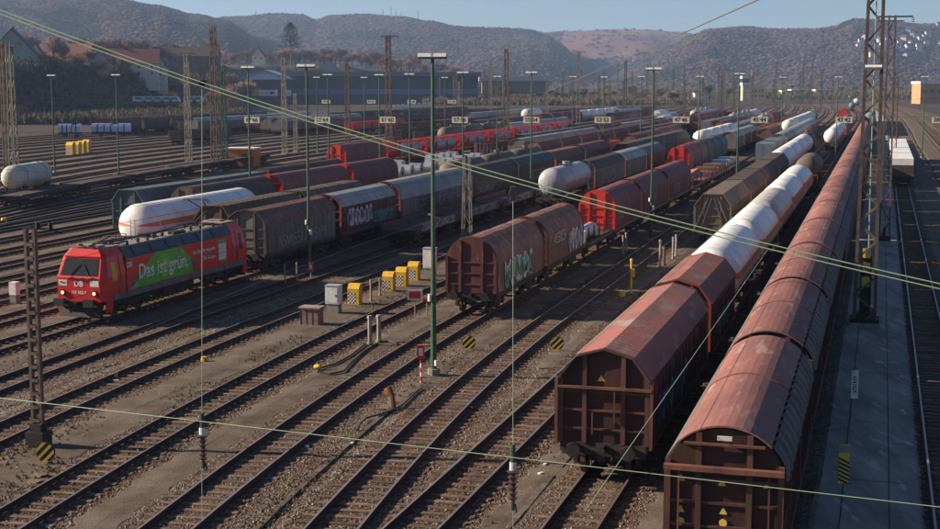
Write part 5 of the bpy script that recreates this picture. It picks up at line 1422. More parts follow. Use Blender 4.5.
r = thing('marker_post', 15, 303, 'square concrete post with white top at the left edge', 'post'); mb = MB(); mb.box(-.2,.2,-.2,.2,-.1,.5); mb.build('base', CONC, r); mb = MB(); mb.box(-.22,.22,-.22,.22,.5,1.25); mb.build('white_top', WP, r)
for px, py in ((285,283),(297,281)):
    post(px, py, 1.1, CONC, 'thin grey post in the shade before the dark wagon, %s' % ('left' if px < 290 else 'right'), wd=.1)
# leaning board and striped board on the platform
r = thing('striped_board', 843, 486, 'tall board with yellow top and black yellow diagonal stripes on the platform', 'sign', 4)
mb = MB(); mb.box(-.17,.17,-.03,.03,0,1.35); mb.build('board', YELT, r)
mb = MB()
for k in range(6): z = .05+k*.135; mb.poly([(-.17,-.034,z+.17),(-.17,-.034,z+.235),(.17,-.034,z+.065),(.17,-.034,z)])
mb.build('black_stripe', BLACK, r)
mb = MB(); mb.box(-.16,.16,-.036,-.031,1.1,1.34); mb.build('grey_top', GREYT, r); mb = MB(); mb.box(-.25,.25,-.2,.2,-.06,.0); mb.build('foot', CONC, r)
r = thing('direction_board', 854, 402, 'narrow upright white board with dark marks on the platform', 'sign', 4)
mb = MB(); mb.box(-.14,.14,-.03,.03,.15,1.3); mb.build('board', WP, r); mb = MB(); rr = random.Random(2)
for k in range(7): z = .4+k*.1; mb.box(-.08,.08,-.035,-.031,z,z+.035); mb.box(-.08+rr.random()*.1,-.04+rr.random()*.1,-.035,-.0312,z+.036,z+.075)
mb.build('dark_marks', BLACK, r); mb = MB(); mb.bar((0,0,-.05),(0,0,.15),.06); mb.build('stub', CONC, r)
r = thing('platform_box', 884, 242, 'small black equipment box with a pole foot on the platform', 'box'); mb = MB(); mb.box(-.5,.5,-.35,.35,0,.5); mb.build('case', BLACK, r); mb = MB(); mb.cyl((0,0,.5),(0,0,1.2),.12,8); mb.build('stub', BLACK, r)
# cable duct covers along the gravel strips: each cover its own piece
def duct(b, off, Y0, Y1, lab):
    r = empty('cable_duct', TP(b, Y0, off)); tag(r, lab, kind='structure'); org = Vector(r.location)
    mb = MB(); mb.box(-.10,.10,-.46,.46,-.26,-.175); me_ = mb.build('duct_cover', mat('old_concrete',(.13,.105,.088),.95,c2=(.08,.065,.055),amt=.6,scale=2,var=.3,spec=.05), me_only=True); y = Y0; rr = random.Random(3); n = 0
    while y < Y1 and n < 90:
        d = tdir(b, y); p = TP(b, y, off)-org; mobj('duct_cover', me_, r, (p.x+rr.uniform(-.01,.01), p.y, rr.uniform(-.015,.01)), -math.atan2(d.x,d.y)+rr.uniform(-.015,.015)); y += .96*d.y; n += 1
duct(-22.1, 2.35, 36, 62, 'line of grey concrete duct covers in the gravel, front centre')
duct(-12.95, 2.5, 38, 90, 'line of concrete duct covers beside the train with the grey red roof')
# crossing planks and pale litter
for i, (px, py) in enumerate(((33,482),(41,475),(307,447),(352,444),(545,465),(541,474),(470,408),(116,381),(370,341))):
    r = thing('litter_slab', px, py, 'small pale piece of %s lying on the ground, %s' % (['wood','wood','stone','paper','paper','paper','plastic','paper','metal'][i], ['left under the striped marker','left beside the first rail','front left centre between rails','front centre on the gravel','right front on the sand strip','lower one on the right sand strip','on the gravel in the centre','between two left tracks','by the hydrant posts'][i]), 'litter', 30+i*20)
    mb = MB(); s = .3 if i < 2 else .12; mb.add([(-s,-s*.4,0),(s,-s*.5,0),(s*.9,s*.4,0),(-s*.8,s*.5,0),(-s,-s*.4,.05),(s,-s*.5,.06),(s*.9,s*.4,.07),(-s*.8,s*.5,.05)],[(0,3,2,1),(4,5,6,7),(0,1,5,4),(1,2,6,5),(2,3,7,6),(3,0,4,7)]); mb.build('piece', WOOD if i < 2 else WP, r)
# orange shed
r = thing('orange_shed', 243, 166, 'orange shed with pale flat roof left of the red hood wagon', 'shed', 10)
mb = MB(); mb.box(-2.3,2.3,-1.6,1.6,-.1,2.7); mb.build('wall', ORANGE, r); mb = MB(); mb.box(-2.5,2.5,-1.8,1.8,2.7,2.88); mb.build('roof', WP, r)
mb = MB(); mb.box(.4,1.2,-1.66,-1.602,0,2.0); mb.build('door', RIBM, r); mb = MB(); mb.cyl((1.9,-1.9,0),(1.9,-1.9,2.2),.08,8); mb.build('downpipe', BLACK, r)
post(248, 165, 1.9, DARKB, 'dark pointed post before the orange shed', wd=.35)

# many far thin masts rising from the yard
rr = random.Random(41); FM = {}
for k in range(4):
    pass
def far_mast(px, pyb, pyt, i):
    p = at(px, pyb, 0); h = top_h(pyt, p.y); w_ = max(.28, p.y*.0012)
    r = empty('catenary_mast', (p.x, p.y, 0), -R(16)); mb = MB()
    mb.bar((-w_*.5,0,-.3),(-w_*.3,0,h),w_*.35); mb.bar((w_*.5,0,-.3),(w_*.3,0,h),w_*.35)
    mb.build('legs', (LATM, LATG, GREEN, LATM)[i%4], r).name = 'leg_pair'
    mb = MB(); z = .5
    while z < h: mb.box(-w_*.4,w_*.4,-w_*.1,w_*.1,z,z+.18); z += 1.6
    mb.build('batten', (LATM, LATG, GREEN, LATM)[i%4], r)
    if i % 3 == 0: crossarm(r, h-.5, -1.5, 1.5, BLACK)
    tag(r, 'thin far catenary mast, %s from the left among those beyond the rakes' % ordn(i), 'mast', 'thin far catenary masts')
xs = sorted(rr.uniform(430, 870) for _ in range(62))
for i, px in enumerate(xs): far_mast(px, rr.uniform(97, 120), rr.uniform(60, 82), i)

# ------------------------------------------------------------------ hills
HPU = [(-.5),]
def hill(name, D0, D1, ridge, m, label, base=0., crest_noise=10, seed=0, crowns=0, cm=None, cs=11., dens=None, lo=-.60, hi=.60, zb=-2):
    def rz(a):
        px = a*1390+470
        pts = ridge
        if px <= pts[0][0]: py = pts[0][1]
        elif px >= pts[-1][0]: py = pts[-1][1]
        else:
            for (x0,y0),(x1,y1) in zip(pts, pts[1:]):
                if x0 <= px <= x1: t = (px-x0)/(x1-x0); t = t*t*(3-2*t); py = y0+(y1-y0)*t; break
        return CAMH + (84-py)*D1/1390.
    def Z(a, t):
        h = rz(a)
        n = mnoise.fractal(Vector((a*9+seed, t*2.2, seed)), 1.0, 2.0, 5)
        fold = mnoise.noise(Vector((a*16+seed*3, t*1.1, 5)))
        tt = min(t, 1.0)
        s = sstep(tt)*.55 + tt*.45
        z = zb + (h-zb)*s + (n*.16 + fold*.24)*h*math.sin(min(1,tt)*math.pi)*(1 if t<=1 else 0) + (n*crest_noise*.35 if t >= .999 else 0)
        if t > 1: z = h*(1-.5*(t-1)/.5)+n*crest_noise*.35
        return z
    NA, NT = 220, 30; rs = []
    for j in range(NT+6):
        t = j/NT if j <= NT else 1+ .5*(j-NT)/5
        Y = D0+(D1-D0)*t
        rs.append([( (lo+(hi-lo)*i/NA)*Y, Y, Z(lo+(hi-lo)*i/NA, t)) for i in range(NA+1)])
    mb = MB(); mb.rings(rs, 0, False, False); o = mb.build(name, m, smooth=True); tag(o, label, kind='structure')
    if crowns:
        r = random.Random(seed+5); mb = MB()
        for _ in range(crowns):
            a = r.uniform(max(lo,-.42), min(hi,.42)); t = 1.02 - 1.0*(1-r.random()**.75)
            if t < .02: continue
            mi = dens(a, t, r) if dens else 0
            if mi is None: continue
            Y = D0+(D1-D0)*t; X = a*Y; z = Z(a, t); s = cs*r.uniform(.6,1.25); h = s*r.uniform(.25,.62)
            ph = r.random()*6; vs = [(X, Y, z+h)]
            for k in range(6):
                q = ph+k*1.047; rr = s*.6*r.uniform(.75,1.2); vs.append((X+math.cos(q)*rr, Y+math.sin(q)*rr, z+h*r.uniform(.45,.75)))
            for k in range(3):
                q = ph+k*2.1; vs.append((X+math.cos(q)*s*.35, Y+math.sin(q)*s*.35, z-1))
            fs = [(0,1+k,1+(k+1)%6) for k in range(6)]+[(1,7,2),(3,8,4),(5,9,6)]
            mb.add(vs, fs, mi)
        w_ = mb.build('forest', cm, smooth=True); tag(w_, 'bare winter woods covering the ' + label, 'forest', kind='stuff')
    return Z, D0, D1
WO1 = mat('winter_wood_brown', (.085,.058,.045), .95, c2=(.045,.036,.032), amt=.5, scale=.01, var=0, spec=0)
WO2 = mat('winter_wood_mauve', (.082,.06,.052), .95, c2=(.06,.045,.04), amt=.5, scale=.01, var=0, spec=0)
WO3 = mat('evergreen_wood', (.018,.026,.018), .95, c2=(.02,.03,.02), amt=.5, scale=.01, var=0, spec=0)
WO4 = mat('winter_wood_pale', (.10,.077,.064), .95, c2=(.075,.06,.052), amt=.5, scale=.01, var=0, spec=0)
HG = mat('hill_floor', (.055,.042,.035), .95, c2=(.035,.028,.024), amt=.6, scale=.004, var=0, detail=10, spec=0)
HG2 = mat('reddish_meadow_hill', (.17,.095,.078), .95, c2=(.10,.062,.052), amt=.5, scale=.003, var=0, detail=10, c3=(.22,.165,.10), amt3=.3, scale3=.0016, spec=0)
CM = [WO1, WO2, WO3, WO4]
def dmix(ev=.10, sd=1):
    def f(a, t, r):
        n = mnoise.noise(Vector((a*14+sd, t*4, sd))); n2 = mnoise.noise(Vector((a*34+sd, t*9, sd+3)))
        if n > .26 and n2 > -.2: return 2 if r.random() < .85 else 0
        if mnoise.noise(Vector((a*22+sd*5, t*6, 9))) > .34: return None if r.random() < .85 else 3
        if r.random() < ev*.5: return 2
        return 1 if n2+r.uniform(-.3,.3) > 0 else (3 if r.random() < .22 else 0)
    return f
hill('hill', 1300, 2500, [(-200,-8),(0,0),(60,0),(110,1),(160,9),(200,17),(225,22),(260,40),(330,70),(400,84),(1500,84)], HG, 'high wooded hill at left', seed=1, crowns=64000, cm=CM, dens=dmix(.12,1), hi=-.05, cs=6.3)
hill('hill', 2100, 3600, [(-200,40),(150,30),(200,22),(240,19),(280,16),(302,17),(318,22),(335,18),(365,17),(400,20),(430,25),(455,29),(500,30),(525,32),(545,37),(560,47),(575,60),(592,73),(615,84),(1500,84)], HG, 'wooded ridge with radio masts in the middle', seed=2, crowns=46000, cm=CM, dens=dmix(.1,2), lo=-.33, hi=.20, cs=8)
def dred(a, t, r):
    px = a*1390+470
    if 560 < px < 700 and t > .42:
        return 1 if r.random() < .05 else None
    return dmix(.1,3)(a,t,r)
hill('hill', 2900, 4600, [(-200,60),(350,44),(440,34),(480,31),(520,31),(545,35),(570,33),(605,31),(640,31),(675,33),(700,36),(760,40),(1500,60)], HG2, 'reddish cleared hill behind the middle', seed=3, crowns=22000, cm=CM, dens=dred, lo=-.10, hi=.34, cs=11)
Zr, Dr0, Dr1 = hill('hill', 1900, 3300, [(-200,84),(590,84),(622,73),(648,60),(670,48),(690,38),(707,32),(740,29),(775,31),(800,31),(830,31),(850,27),(885,26),(940,27),(1200,24)], HG, 'broad wooded hill at right', seed=4, crowns=56000, cm=CM, dens=lambda a,t,r: None if (a*1390+470 > 840 and t < .35 and r.random() < .7) else dmix(.1,4)(a,t,r), lo=.05, hi=.60, cs=7.8)
# white houses up on the right hill
HOUSEW = mat('house_white', (.52,.50,.46), .8, c2=(.6,.57,.52), amt=.3, scale=.3, var=.08)
ROOFD = mat('roof_dark', (.08,.065,.06), .8, c2=(.05,.04,.04), amt=.4, scale=.5, var=.2)
ROOFRD = mat('roof_red_tile', (.15,.06,.045), .85, c2=(.15,.06,.045), amt=.4, scale=.6, var=.2)
WINM = mat('window_glass', (.03,.035,.045), .15, 0, c2=(.05,.06,.07), amt=.3, var=.2, spec=.6)
def house(w_, d, h, rh, wallm, roofm, win=True, floors=2, nx=4, gable='x', chim=True):
    """gable='x': ridge runs along x; 'y': gable faces the camera"""
    r = empty('house'); mb = MB()
    if gable == 'x': pf = None; mb.box(-w_/2,w_/2,-d/2,d/2,-6,h)
    else: mb.box(-w_/2,w_/2,-d/2,d/2,-6,h)
    if gable == 'x':
        for s in (-1,1): mb.add([(s*w_/2,-d/2,h),(s*w_/2,d/2,h),(s*w_/2,0,h+rh)],[(0,1,2)])
    else:
        for s in (-1,1): mb.add([(-w_/2,s*d/2,h),(w_/2,s*d/2,h),(0,s*d/2,h+rh)],[(0,1,2)])
    mb.build('wall', wallm, r)
    mb = MB(); e = .5
    if gable == 'x':
        for s in (-1,1):
            k = rh/(d/2); mb.add([(-w_/2-e,s*(d/2+e),h-e*k+.05),(w_/2+e,s*(d/2+e),h-e*k+.05),(w_/2+e,0,h+rh+.05),(-w_/2-e,0,h+rh+.05),(-w_/2-e,s*(d/2+e),h-e*k+.3),(w_/2+e,s*(d/2+e),h-e*k+.3),(w_/2+e,0,h+rh+.3),(-w_/2-e,0,h+rh+.3)],[(0,1,2,3),(4,5,6,7),(0,1,5,4),(1,2,6,5),(3,0,4,7)])
    else:
        for s in (-1,1):
            k = rh/(w_/2); mb.add([(s*(w_/2+e),-d/2-e,h-e*k+.05),(s*(w_/2+e),d/2+e,h-e*k+.05),(0,d/2+e,h+rh+.05),(0,-d/2-e,h+rh+.05),(s*(w_/2+e),-d/2-e,h-e*k+.3),(s*(w_/2+e),d/2+e,h-e*k+.3),(0,d/2+e,h+rh+.3),(0,-d/2-e,h+rh+.3)],[(0,1,2,3),(4,5,6,7),(0,1,5,4),(1,2,6,5),(3,0,4,7)])
    ro = mb.build('roof', roofm, r)
    if chim:
        mb = MB(); mb.box(-w_*.18-.4,-w_*.18+.4,-.4,.4,h+rh*.4,h+rh+1.1) if gable == 'x' else mb.box(-.4,.4,-d*.1-.4,-d*.1+.4,h+rh*.6,h+rh+1.1); mb.build('chimney', ROOFRD, ro)
    if win:
        mb = MB(); mb.box(-.55,.55,-.03,.06,-.7,.7); me_ = mb.build('window', WINM, me_only=True)
        mb = MB(); mb.box(-.65,.65,-.05,.0,.702,.8); mb.box(-.65,.65,-.1,.0,-.82,-.702); mb.box(-.65,-.552,-.05,0,-.7,.7); mb.box(.552,.65,-.05,0,-.7,.7); mf_ = mb.build('frame', WP, me_only=True)
        for f in range(floors):
            for i in range(nx):
                x = -w_/2+(i+.5)*w_/nx; z = h-1.6-f*2.9
                o = mobj('window', me_, r, (x,-d/2-.03,z)); mobj('frame', mf_, o, (0,0,0))
    return r
rr = random.Random(12); hs = [(610,38,1.),(617,41,1.)]
spots = [(855,44),(858,40),(853,48),(901,33),(905,36),(909,39),(913,41),(917,39),(897,41),(893,45),(889,49),(904,45),(912,49),(921,37),(920,46),(931,27),(934,46),(901,50),(873,43),(877,47),(881,41),(896,52),(913,52),(867,58),(899,58)]
for i, (px, py) in enumerate(spots):
    # walk along the view ray until the hill is met
    a = (px-470)/1390.; t = 0.
    for k in range(400):
        t = k/400; Y = Dr0+(Dr1-Dr0)*t
        if Zr(a, t) >= atY(px, py, Y).z: break
    Y = Dr0+(Dr1-Dr0)*t; s = rr.uniform(.7,1.15)*.85; W_ = 12*s
    r = house(W_, 10*s, 5*s, 5*s, HOUSEW, ROOFD, False, gable=rr.choice('xyx'), chim=False)
    r.location = (a*Y, Y-8, Zr(a,t)+3); r.rotation_euler = (0,0,R(rr.uniform(-30,30)))
    tag(r, 'white house among trees on the right hill, %s of the hillside village' % ORD[i], 'house', 'white houses on the right hill')
# radio masts on the ridge
for i, (px, h) in enumerate(((256,16),(540+0-157,22),(391,30),(396,20),(418,20),(401,16))):
    a = (px-470)/1390.; Y = 3590; p = atY(px, 19 if px > 300 else 18, Y)
    r = empty('radio_mast', (p.x, p.y, p.z-5)); mb = MB(); mb.cyl((0,0,0),(0,0,h+8),1.0,5,0,.5); mb.build('shaft', LATG, r); mb = MB(); mb.bar((-2.5,0,h),(2.5,0,h),.8); mb.bar((-2,0,h*.7),(2,0,h*.7),.7); mb.build('antenna_arm', LATG, r)
    tag(r, 'thin radio mast on the wooded ridge, %s from the left' % ORD[[0,1,2,3,5,4][i]], 'radio mast', 'radio masts on the middle ridge')

# ------------------------------------------------------------------ trees
BARK = mat('bark', (.12,.092,.07), .9, c2=(.08,.06,.05), amt=.5, var=.2, spec=.05)
TWIGS = [mat('twigs_brown', (.24,.17,.12), .9, c2=(.13,.095,.07), amt=.5, scale=.3, var=.25, spec=.05), mat('twigs_olive', (.16,.15,.085), .9, c2=(.11,.10,.06), amt=.5, scale=.3, var=.25, spec=.05), mat('twigs_russet', (.25,.15,.10), .9, c2=(.17,.11,.08), amt=.5, scale=.3, var=.2, spec=.05)]
EVG = mat('conifer_needles', (.03,.045,.025), .9, c2=(.02,.03,.018), amt=.5, var=.2, spec=.05)
def tree_meshes(seed, H=14, spread=.42, ntw=1500, slim=1.):
    r = random.Random(seed); mb = MB(); tips = []
    def br(p, d, l, rad, dep):
        q = p + d*l; mb.cyl(tuple(p), tuple(q), rad, 5 if dep < 2 else 3, 0, rad*.62, caps=False)
        if dep >= 4: tips.append((q, d)); return
        if dep >= 2: tips.append((p.lerp(q,.6), d))
        n = 3 if dep else 4
        for k in range(n):
            a = r.random()*6.28; s = r.uniform(.35,.85)*(1 if dep else .7)*slim
            side = Vector((math.cos(a), math.sin(a), 0)); nd = (d*math.cos(s) + side*math.sin(s)*(1) + Vector((0,0,.16))).normalized()
            br(p.lerp(q, r.uniform(.55,1.)), nd, l*r.uniform(.62,.82), rad*.6, dep+1)
    br(Vector((0,0,-.5)), Vector((0,0,1)), H*.27, H*.017, 0)
    tr = mb.build('trunk', BARK, me_only=True)
    mb = MB()
    for i in range(ntw):
        q, d = r.choice(tips); q = q + Vector((r.gauss(0,.5),r.gauss(0,.5),r.gauss(0,.5)))*H/14
        e = (d*.6 + Vector((r.gauss(0,.6),r.gauss(0,.6),r.gauss(.35,.5)))).normalized()*r.uniform(.7,1.7)*H/14
        s = e.cross(Vector((r.random(),r.random(),r.random()))).normalized()*r.uniform(.05,.12)*H/14
        mb.add([tuple(q-s), tuple(q+s), tuple(q+e)], [(0,1,2)])
    return tr, mb
TM = {}
for k, (sd, H, sl, n) in enumerate(((1,14,1.,2300),(2,13,.9,2100),(3,16,.6,2100),(4,9,1.15,1700),(5,15,.8,2300))):
    tr, mb = tree_meshes(sd, H, ntw=n, slim=sl)
    for ci, tw in enumerate(TWIGS): 
        TM[(k, ci)] = (tr, mb.build('crown', tw, me_only=True))
def put_tree(x, y, k, ci, s, label, group, rz, name='tree', z=None):
    r = empty(name, (x, y, ground_z(x, y) if z is None else z), rz); r.scale = (s, s, s*1.0)
    tr, cr = TM[(k, ci)]; mobj('trunk', tr, r); mobj('crown', cr, r); tag(r, label, 'tree', group); return r
r_ = random.Random(77)
TENS={20:'twenty',30:'thirty',40:'forty',50:'fifty',60:'sixty',70:'seventy',80:'eighty',90:'ninety',100:'hundred',110:'hundred-ten'}
def ordn(i):
    n = i+1
    if n <= 19: return ORD[i]
    t = n//10*10
    if n % 10 == 0: return {20:'twentieth',30:'thirtieth',40:'fortieth',50:'fiftieth',60:'sixtieth',70:'seventieth',80:'eightieth',90:'ninetieth',100:'hundredth',110:'hundred-and-tenth'}[n]
    return TENS[t]+'-'+ORD[n%10-1]
def belt(n, px0, px1, Y0, Y1, kinds, cis, s0, s1, lab, grp, dz=0):
    for i in range(n):
        px = px0+(px1-px0)*(i+r_.random())/n; Y = r_.uniform(Y0, Y1); X = (px-470)/1390.*Y
        put_tree(X, Y, r_.choice(kinds), r_.choice(cis), r_.uniform(s0, s1), lab + ', ' + ordn(i) + ' from the left', grp, r_.random()*6)
belt(60, 0, 245, 560, 640, [3,0,1], [0,2,0], .6, .95, 'bare brown bush like tree on the bank below the houses', 'bare trees on the left bank')
belt(30, 0, 250, 680, 860, [0,1,4], [0,0,2], 1.3, 1.9, 'bare brown tree standing behind the houses at left', 'bare trees behind the left houses')
belt(62, 200, 470, 1130, 1300, [0,1,4], [0,2,0], 1.1, 1.8, 'bare brown tree behind the long warehouse', 'bare trees behind the warehouse')
belt(22, 395, 520, 880, 1050, [3,0], [0,1], .75, 1.2, 'bare tree before the white roofs left of centre', 'bare trees before the white roofs')
belt(26, 470, 690, 850, 1050, [0,1,3], [0,1,0], .6, 1.0, 'bare brown tree close behind the far rakes', 'bare trees close behind the rakes')
belt(34, 500, 760, 1050, 1500, [0,1,3], [0,1,1], .7, 1.35, 'bare olive brown tree in the strip beyond the yard', 'bare trees beyond the yard')
belt(24, 740, 945, 1400, 1750, [0,1,3], [1,0], .7, 1.2, 'bare tree far beyond the yard curve', 'bare trees beyond the yard curve')
p = atY(66, 78, 640)
for i,(px, py, Y, k, ci, s, lab) in enumerate(((58,0,640,2,2,1.35,'tall slim russet tree between the left houses'),(66,0,645,2,2,1.1,'slightly lower russet tree beside the tallest one'),(105,0,700,2,0,1.1,'slim bare tree behind the red roofed house'),(225,0,640,1,2,1.3,'round russet bare tree right of the dark row house'),(232,0,720,0,2,1.3,'bare tree beside the round russet one'),(25,0,450,3,0,.9,'dark bush like tree at the left edge'))):
    X = (px-470)/1390.*Y; put_tree(X, Y, k, ci, s, lab, None, i)
# far valley woodland as one mass
def scrub(px0, px1, Y0, Y1, n, lab, cms, h0, h1):
    r = random.Random(int(px0)); mb = MB()
    for _ in range(n):
        px = r.uniform(px0, px1); Y = r.uniform(Y0, Y1); X = (px-470)/1390.*Y; z = ground_z(X, Y); h = r.uniform(h0, h1); s = h*r.uniform(.35,.6)
        for k in range(14):
            a = r.random()*6.28; e = r.random()
            q = Vector((X+math.cos(a)*s*.5*e, Y+math.sin(a)*s*.5*e, z+h*r.uniform(0,.5))); d = Vector((math.cos(a)*s*.35, math.sin(a)*s*.35, h*r.uniform(.3,.6))); w2 = d.cross(Vector((r.random(),r.random(),.2))).normalized()*h*r.uniform(.06,.12)
            mb.add([tuple(q-w2), tuple(q+w2), tuple(q+d)], [(0,1,2)], r.randrange(len(cms)))
    o = mb.build('scrub', cms); tag(o, lab, 'scrub', kind='stuff')
scrub(-60, 245, 440, 760, 16000, 'dense bare scrub covering the shaded left bank', [BARK, mat('scrub_shade',(.028,.032,.022),.95,amt=.4,var=0,spec=0), mat('scrub_deep_shade',(.02,.024,.018),.95,amt=.4,var=0,spec=0), mat('scrub_green',(.05,.06,.028),.95,amt=.5,var=0,spec=0)], 2, 4.5)  # near-black scrub colours carry the bank's shade, painted in
scrub(380, 960, 1150, 1900, 9000, 'low bare scrub and rough growth beyond the yard', [MATS['twigs_brown'] if False else mat('scrub_brown',(.10,.075,.055),.95,amt=.5,var=0,spec=0), mat('scrub_olive',(.085,.08,.045),.95,amt=.5,var=0,spec=0), mat('scrub_green2',(.09,.11,.045),.95,amt=.5,var=0,spec=0)], 3, 8)
scrub(425, 700, 830, 1200, 5000, 'brown and olive scrub on the ground left beyond the rakes', [mat('scrub_brown',(.10,.075,.055),.95,amt=.5,var=0,spec=0), mat('scrub_olive',(.085,.08,.045),.95,amt=.5,var=0,spec=0), BARK], 2.5, 6)
# conifer
r = empty('conifer_tree', (atY(291,60,1120).x, 1120, ground_z(atY(291,60,1120).x,1120))); mb = MB(); mb.cyl((0,0,0),(0,0,30),.6,6,0,.2); mb.build('trunk', BARK, r); mb = MB(); rr = random.Random(4)
for i in range(1500):
    t = rr.random(); rad = 12*(1-t)**.6*rr.uniform(.3,1); a = rr.random()*6.28; q = Vector((math.cos(a)*rad, math.sin(a)*rad, 15+t*20)); d = Vector((math.cos(a)*2.2, math.sin(a)*2.2, rr.uniform(-1,.8))); s = Vector((-math.sin(a), math.cos(a), 0))*rr.uniform(.3,.9)
    mb.add([tuple(q-s), tuple(q+s), tuple(q+d)], [(0,1,2)])
mb.build('crown', EVG, r); tag(r, 'dark evergreen tree rising behind the long warehouse', 'tree')

# ------------------------------------------------------------------ buildings
GREYH = mat('house_grey', (.34,.33,.31), .85, c2=(.27,.26,.25), amt=.4, scale=.3, var=.05)
CREAMH = mat('house_cream', (.60,.54,.44), .85, c2=(.4,.35,.28), amt=.4, scale=.3, var=.05)
def put_house(px, pyt, Y, w_px, hpx, roof_px, wallm, roofm, lab, gable='x', d=10, nx=4, floors=2, rz=0):
    s = Y/1390.; top = atY(px, pyt, Y).z; W_ = w_px*s; h = hpx*s; rh = roof_px*s
    r = house(W_, d, h, rh, wallm, roofm, True, floors, nx, gable); p = atY(px, pyt, Y)
    r.location = (p.x, Y+d/2, top-h-rh); r.rotation_euler = (0,0,R(rz)); tag(r, lab, 'house'); return r
put_house(7, 29, 560, 44, 34, 24, GREYH, ROOFD, 'big grey gabled house at the left edge', 'y', 16, 4, 3, 12)
put_house(32, 44, 590, 26, 26, 20, CREAMH, ROOFRD, 'cream gable behind the big grey house', 'y', 12, 2, 2, 12)
put_house(63, 44, 650, 52, 16, 12, mat('house_brown',(.34,.26,.21),.9,amt=.4,var=0), ROOFRD, 'house with long red roof left of the russet trees', 'x', 11, 5, 2, -6)
put_house(100, 51, 650, 18, 22, 10, mat('house_blue',(.30,.36,.48),.85,amt=.4,var=0), ROOFD, 'narrow pale blue gable between two red roofs', 'y', 10, 2, 2, 0)
put_house(130, 49, 650, 50, 14, 14, CREAMH, ROOFRD, 'cream house with red tiled roof at left', 'x', 12, 4, 2, 8)
put_house(153, 50, 660, 20, 18, 15, CREAMH, ROOFRD, 'cream gable end right of the red tiled roof', 'y', 12, 2, 2, 8)
put_house(184, 47, 700, 64, 17, 9, mat('house_umber',(.16,.12,.10),.9,amt=.4,var=0), ROOFD, 'long dark roofed row house right of the red tiled house', 'x', 11, 7, 2, 2)
put_house(355-27, 60, 1060, 24, 6, 12, GREYH, ROOFRD, 'small gabled house peeking over the warehouse', 'y', 10, 2, 1)
put_house(258, 48, 1100, 12, 10, 8, CREAMH, ROOFRD, 'small house between bare trees behind the warehouse', 'y', 10, 2, 1)
def hall(px0, px1, pyt, pyb, Y, wallm, roofm, lab, parts=(), cat='building', d=30, overhang=2, name='warehouse', strip_=None, nwin=0, gable=False, rf=.86):
    a = atY(px0, pyt, Y); b = atY(px1, pyt, Y); zb = atY(px0, pyb, Y).z; W_ = b.x-a.x; h = a.z-zb
    r = empty(name, (a.x, Y, zb)); mb = MB(); mb.box(0,W_,0,d,-6,h*rf if not gable else h*.7); mb.build('wall', wallm, r)
    mb = MB()
    if gable:
        e = 1; hh = h*.7
        mb.add([(-e,-2,hh),(W_/2,-2,h),(W_+e,-2,hh),(-e,d,hh),(W_/2,d,h),(W_+e,d,hh),(-e,-2,hh+.8),(W_/2,-2,h+.8),(W_+e,-2,hh+.8),(-e,d,hh+.8),(W_/2,d,h+.8),(W_+e,d,hh+.8)],[(0,1,4,3),(1,2,5,4),(6,9,10,7),(7,10,11,8),(0,6,7,1),(1,7,8,2),(3,9,6,0),(2,8,11,5)])
        mb.add([(0,-1,hh),(W_/2,-1,h),(W_,-1,hh)],[(0,1,2)],1)
    else: mb.box(-overhang,W_+overhang,-overhang,d+overhang,h*rf,h)
    mb.build('roof', [roofm, WP if gable else roofm], r)
    if strip_:
        mb = MB(); mb.box(.5,W_-.5,-.35,-.02,h*.28,h*.45); mb.build('window_band', strip_, r)
    if nwin:
        mb = MB(); ww = W_/nwin; mb.box(-ww*.28,ww*.28,-.1,.05,-h*.1,h*.1); me_ = mb.build('window', WINM, me_only=True)
        for i in range(nwin): mobj('window', me_, r, ((i+.5)*ww, -.05, h*.45))
    tag(r, lab, cat); return r
DKB = mat('hall_dark', (.045,.055,.075), .8, c2=(.03,.035,.05), amt=.4, scale=.1, var=0)
hall(285, 478, 72, 103, 880, DKB, mat('hall_roof',(.15,.155,.165),.7,amt=.4,scale=.05,var=0), 'long dark warehouse with flat grey roof and blue band', strip_=mat('blue_band',(.12,.17,.28),.6,amt=.3,var=0), name='warehouse')
hall(241, 288, 71, 100, 860, DKB, mat('blue_metal_roof',(.30,.40,.60),.5,amt=.3,scale=.1,var=0), 'open hall with blue gabled roof left of the long warehouse', gable=True, d=40)
for i, (px0, px1, m, lab) in enumerate(((243,259,YEL,'yellow container in front of the blue roofed hall'),(259,267,WP,'left white container in front of the hall'),(267.5,276,WP,'right white container with a dark mark before the hall'),(285,290,WP,'white container at the warehouse corner'))):
    a = atY(px0, 89 if i < 1 else 90, 800); b = atY(px1, 96, 800); W_ = b.x-a.x
    r = empty('container', (a.x, 800, b.z)); mb = MB(); mb.box(0,W_,0,6,0,a.z-b.z); mb.build('box', m, r); mb = MB(); mb.box(W_*.3,W_*.75,-.06,-.01,(a.z-b.z)*.3,(a.z-b.z)*.7); mb.build('marking', BLACK if i==2 else m, r); tag(r, lab, 'container')
hall(392, 470, 74.5, 82, 1180, GREYH, mat('pale_blue_roof',(.42,.48,.56),.5,amt=.3,scale=.05,var=0), 'long hall with pale blue roof behind the bare trees', d=60)
hall(430, 438, 67, 78, 1176, GREYT, GREYT, 'small grey tower block on the pale blue roof', d=8)
hall(482, 546, 77, 85, 930, mat('brick_hall',(.30,.22,.16),.9,amt=.3,var=0), HOUSEW, 'low hall with bright white roof left of centre', d=40, rf=.5)
hall(398, 412, 83.5, 89, 930, GREYH, HOUSEW, 'small white roofed shed before the bare trees', d=14, rf=.6)
hall(532, 549, 80, 86, 1100, GREYH, HOUSEW, 'small white flat roofed hut in the centre', d=12)
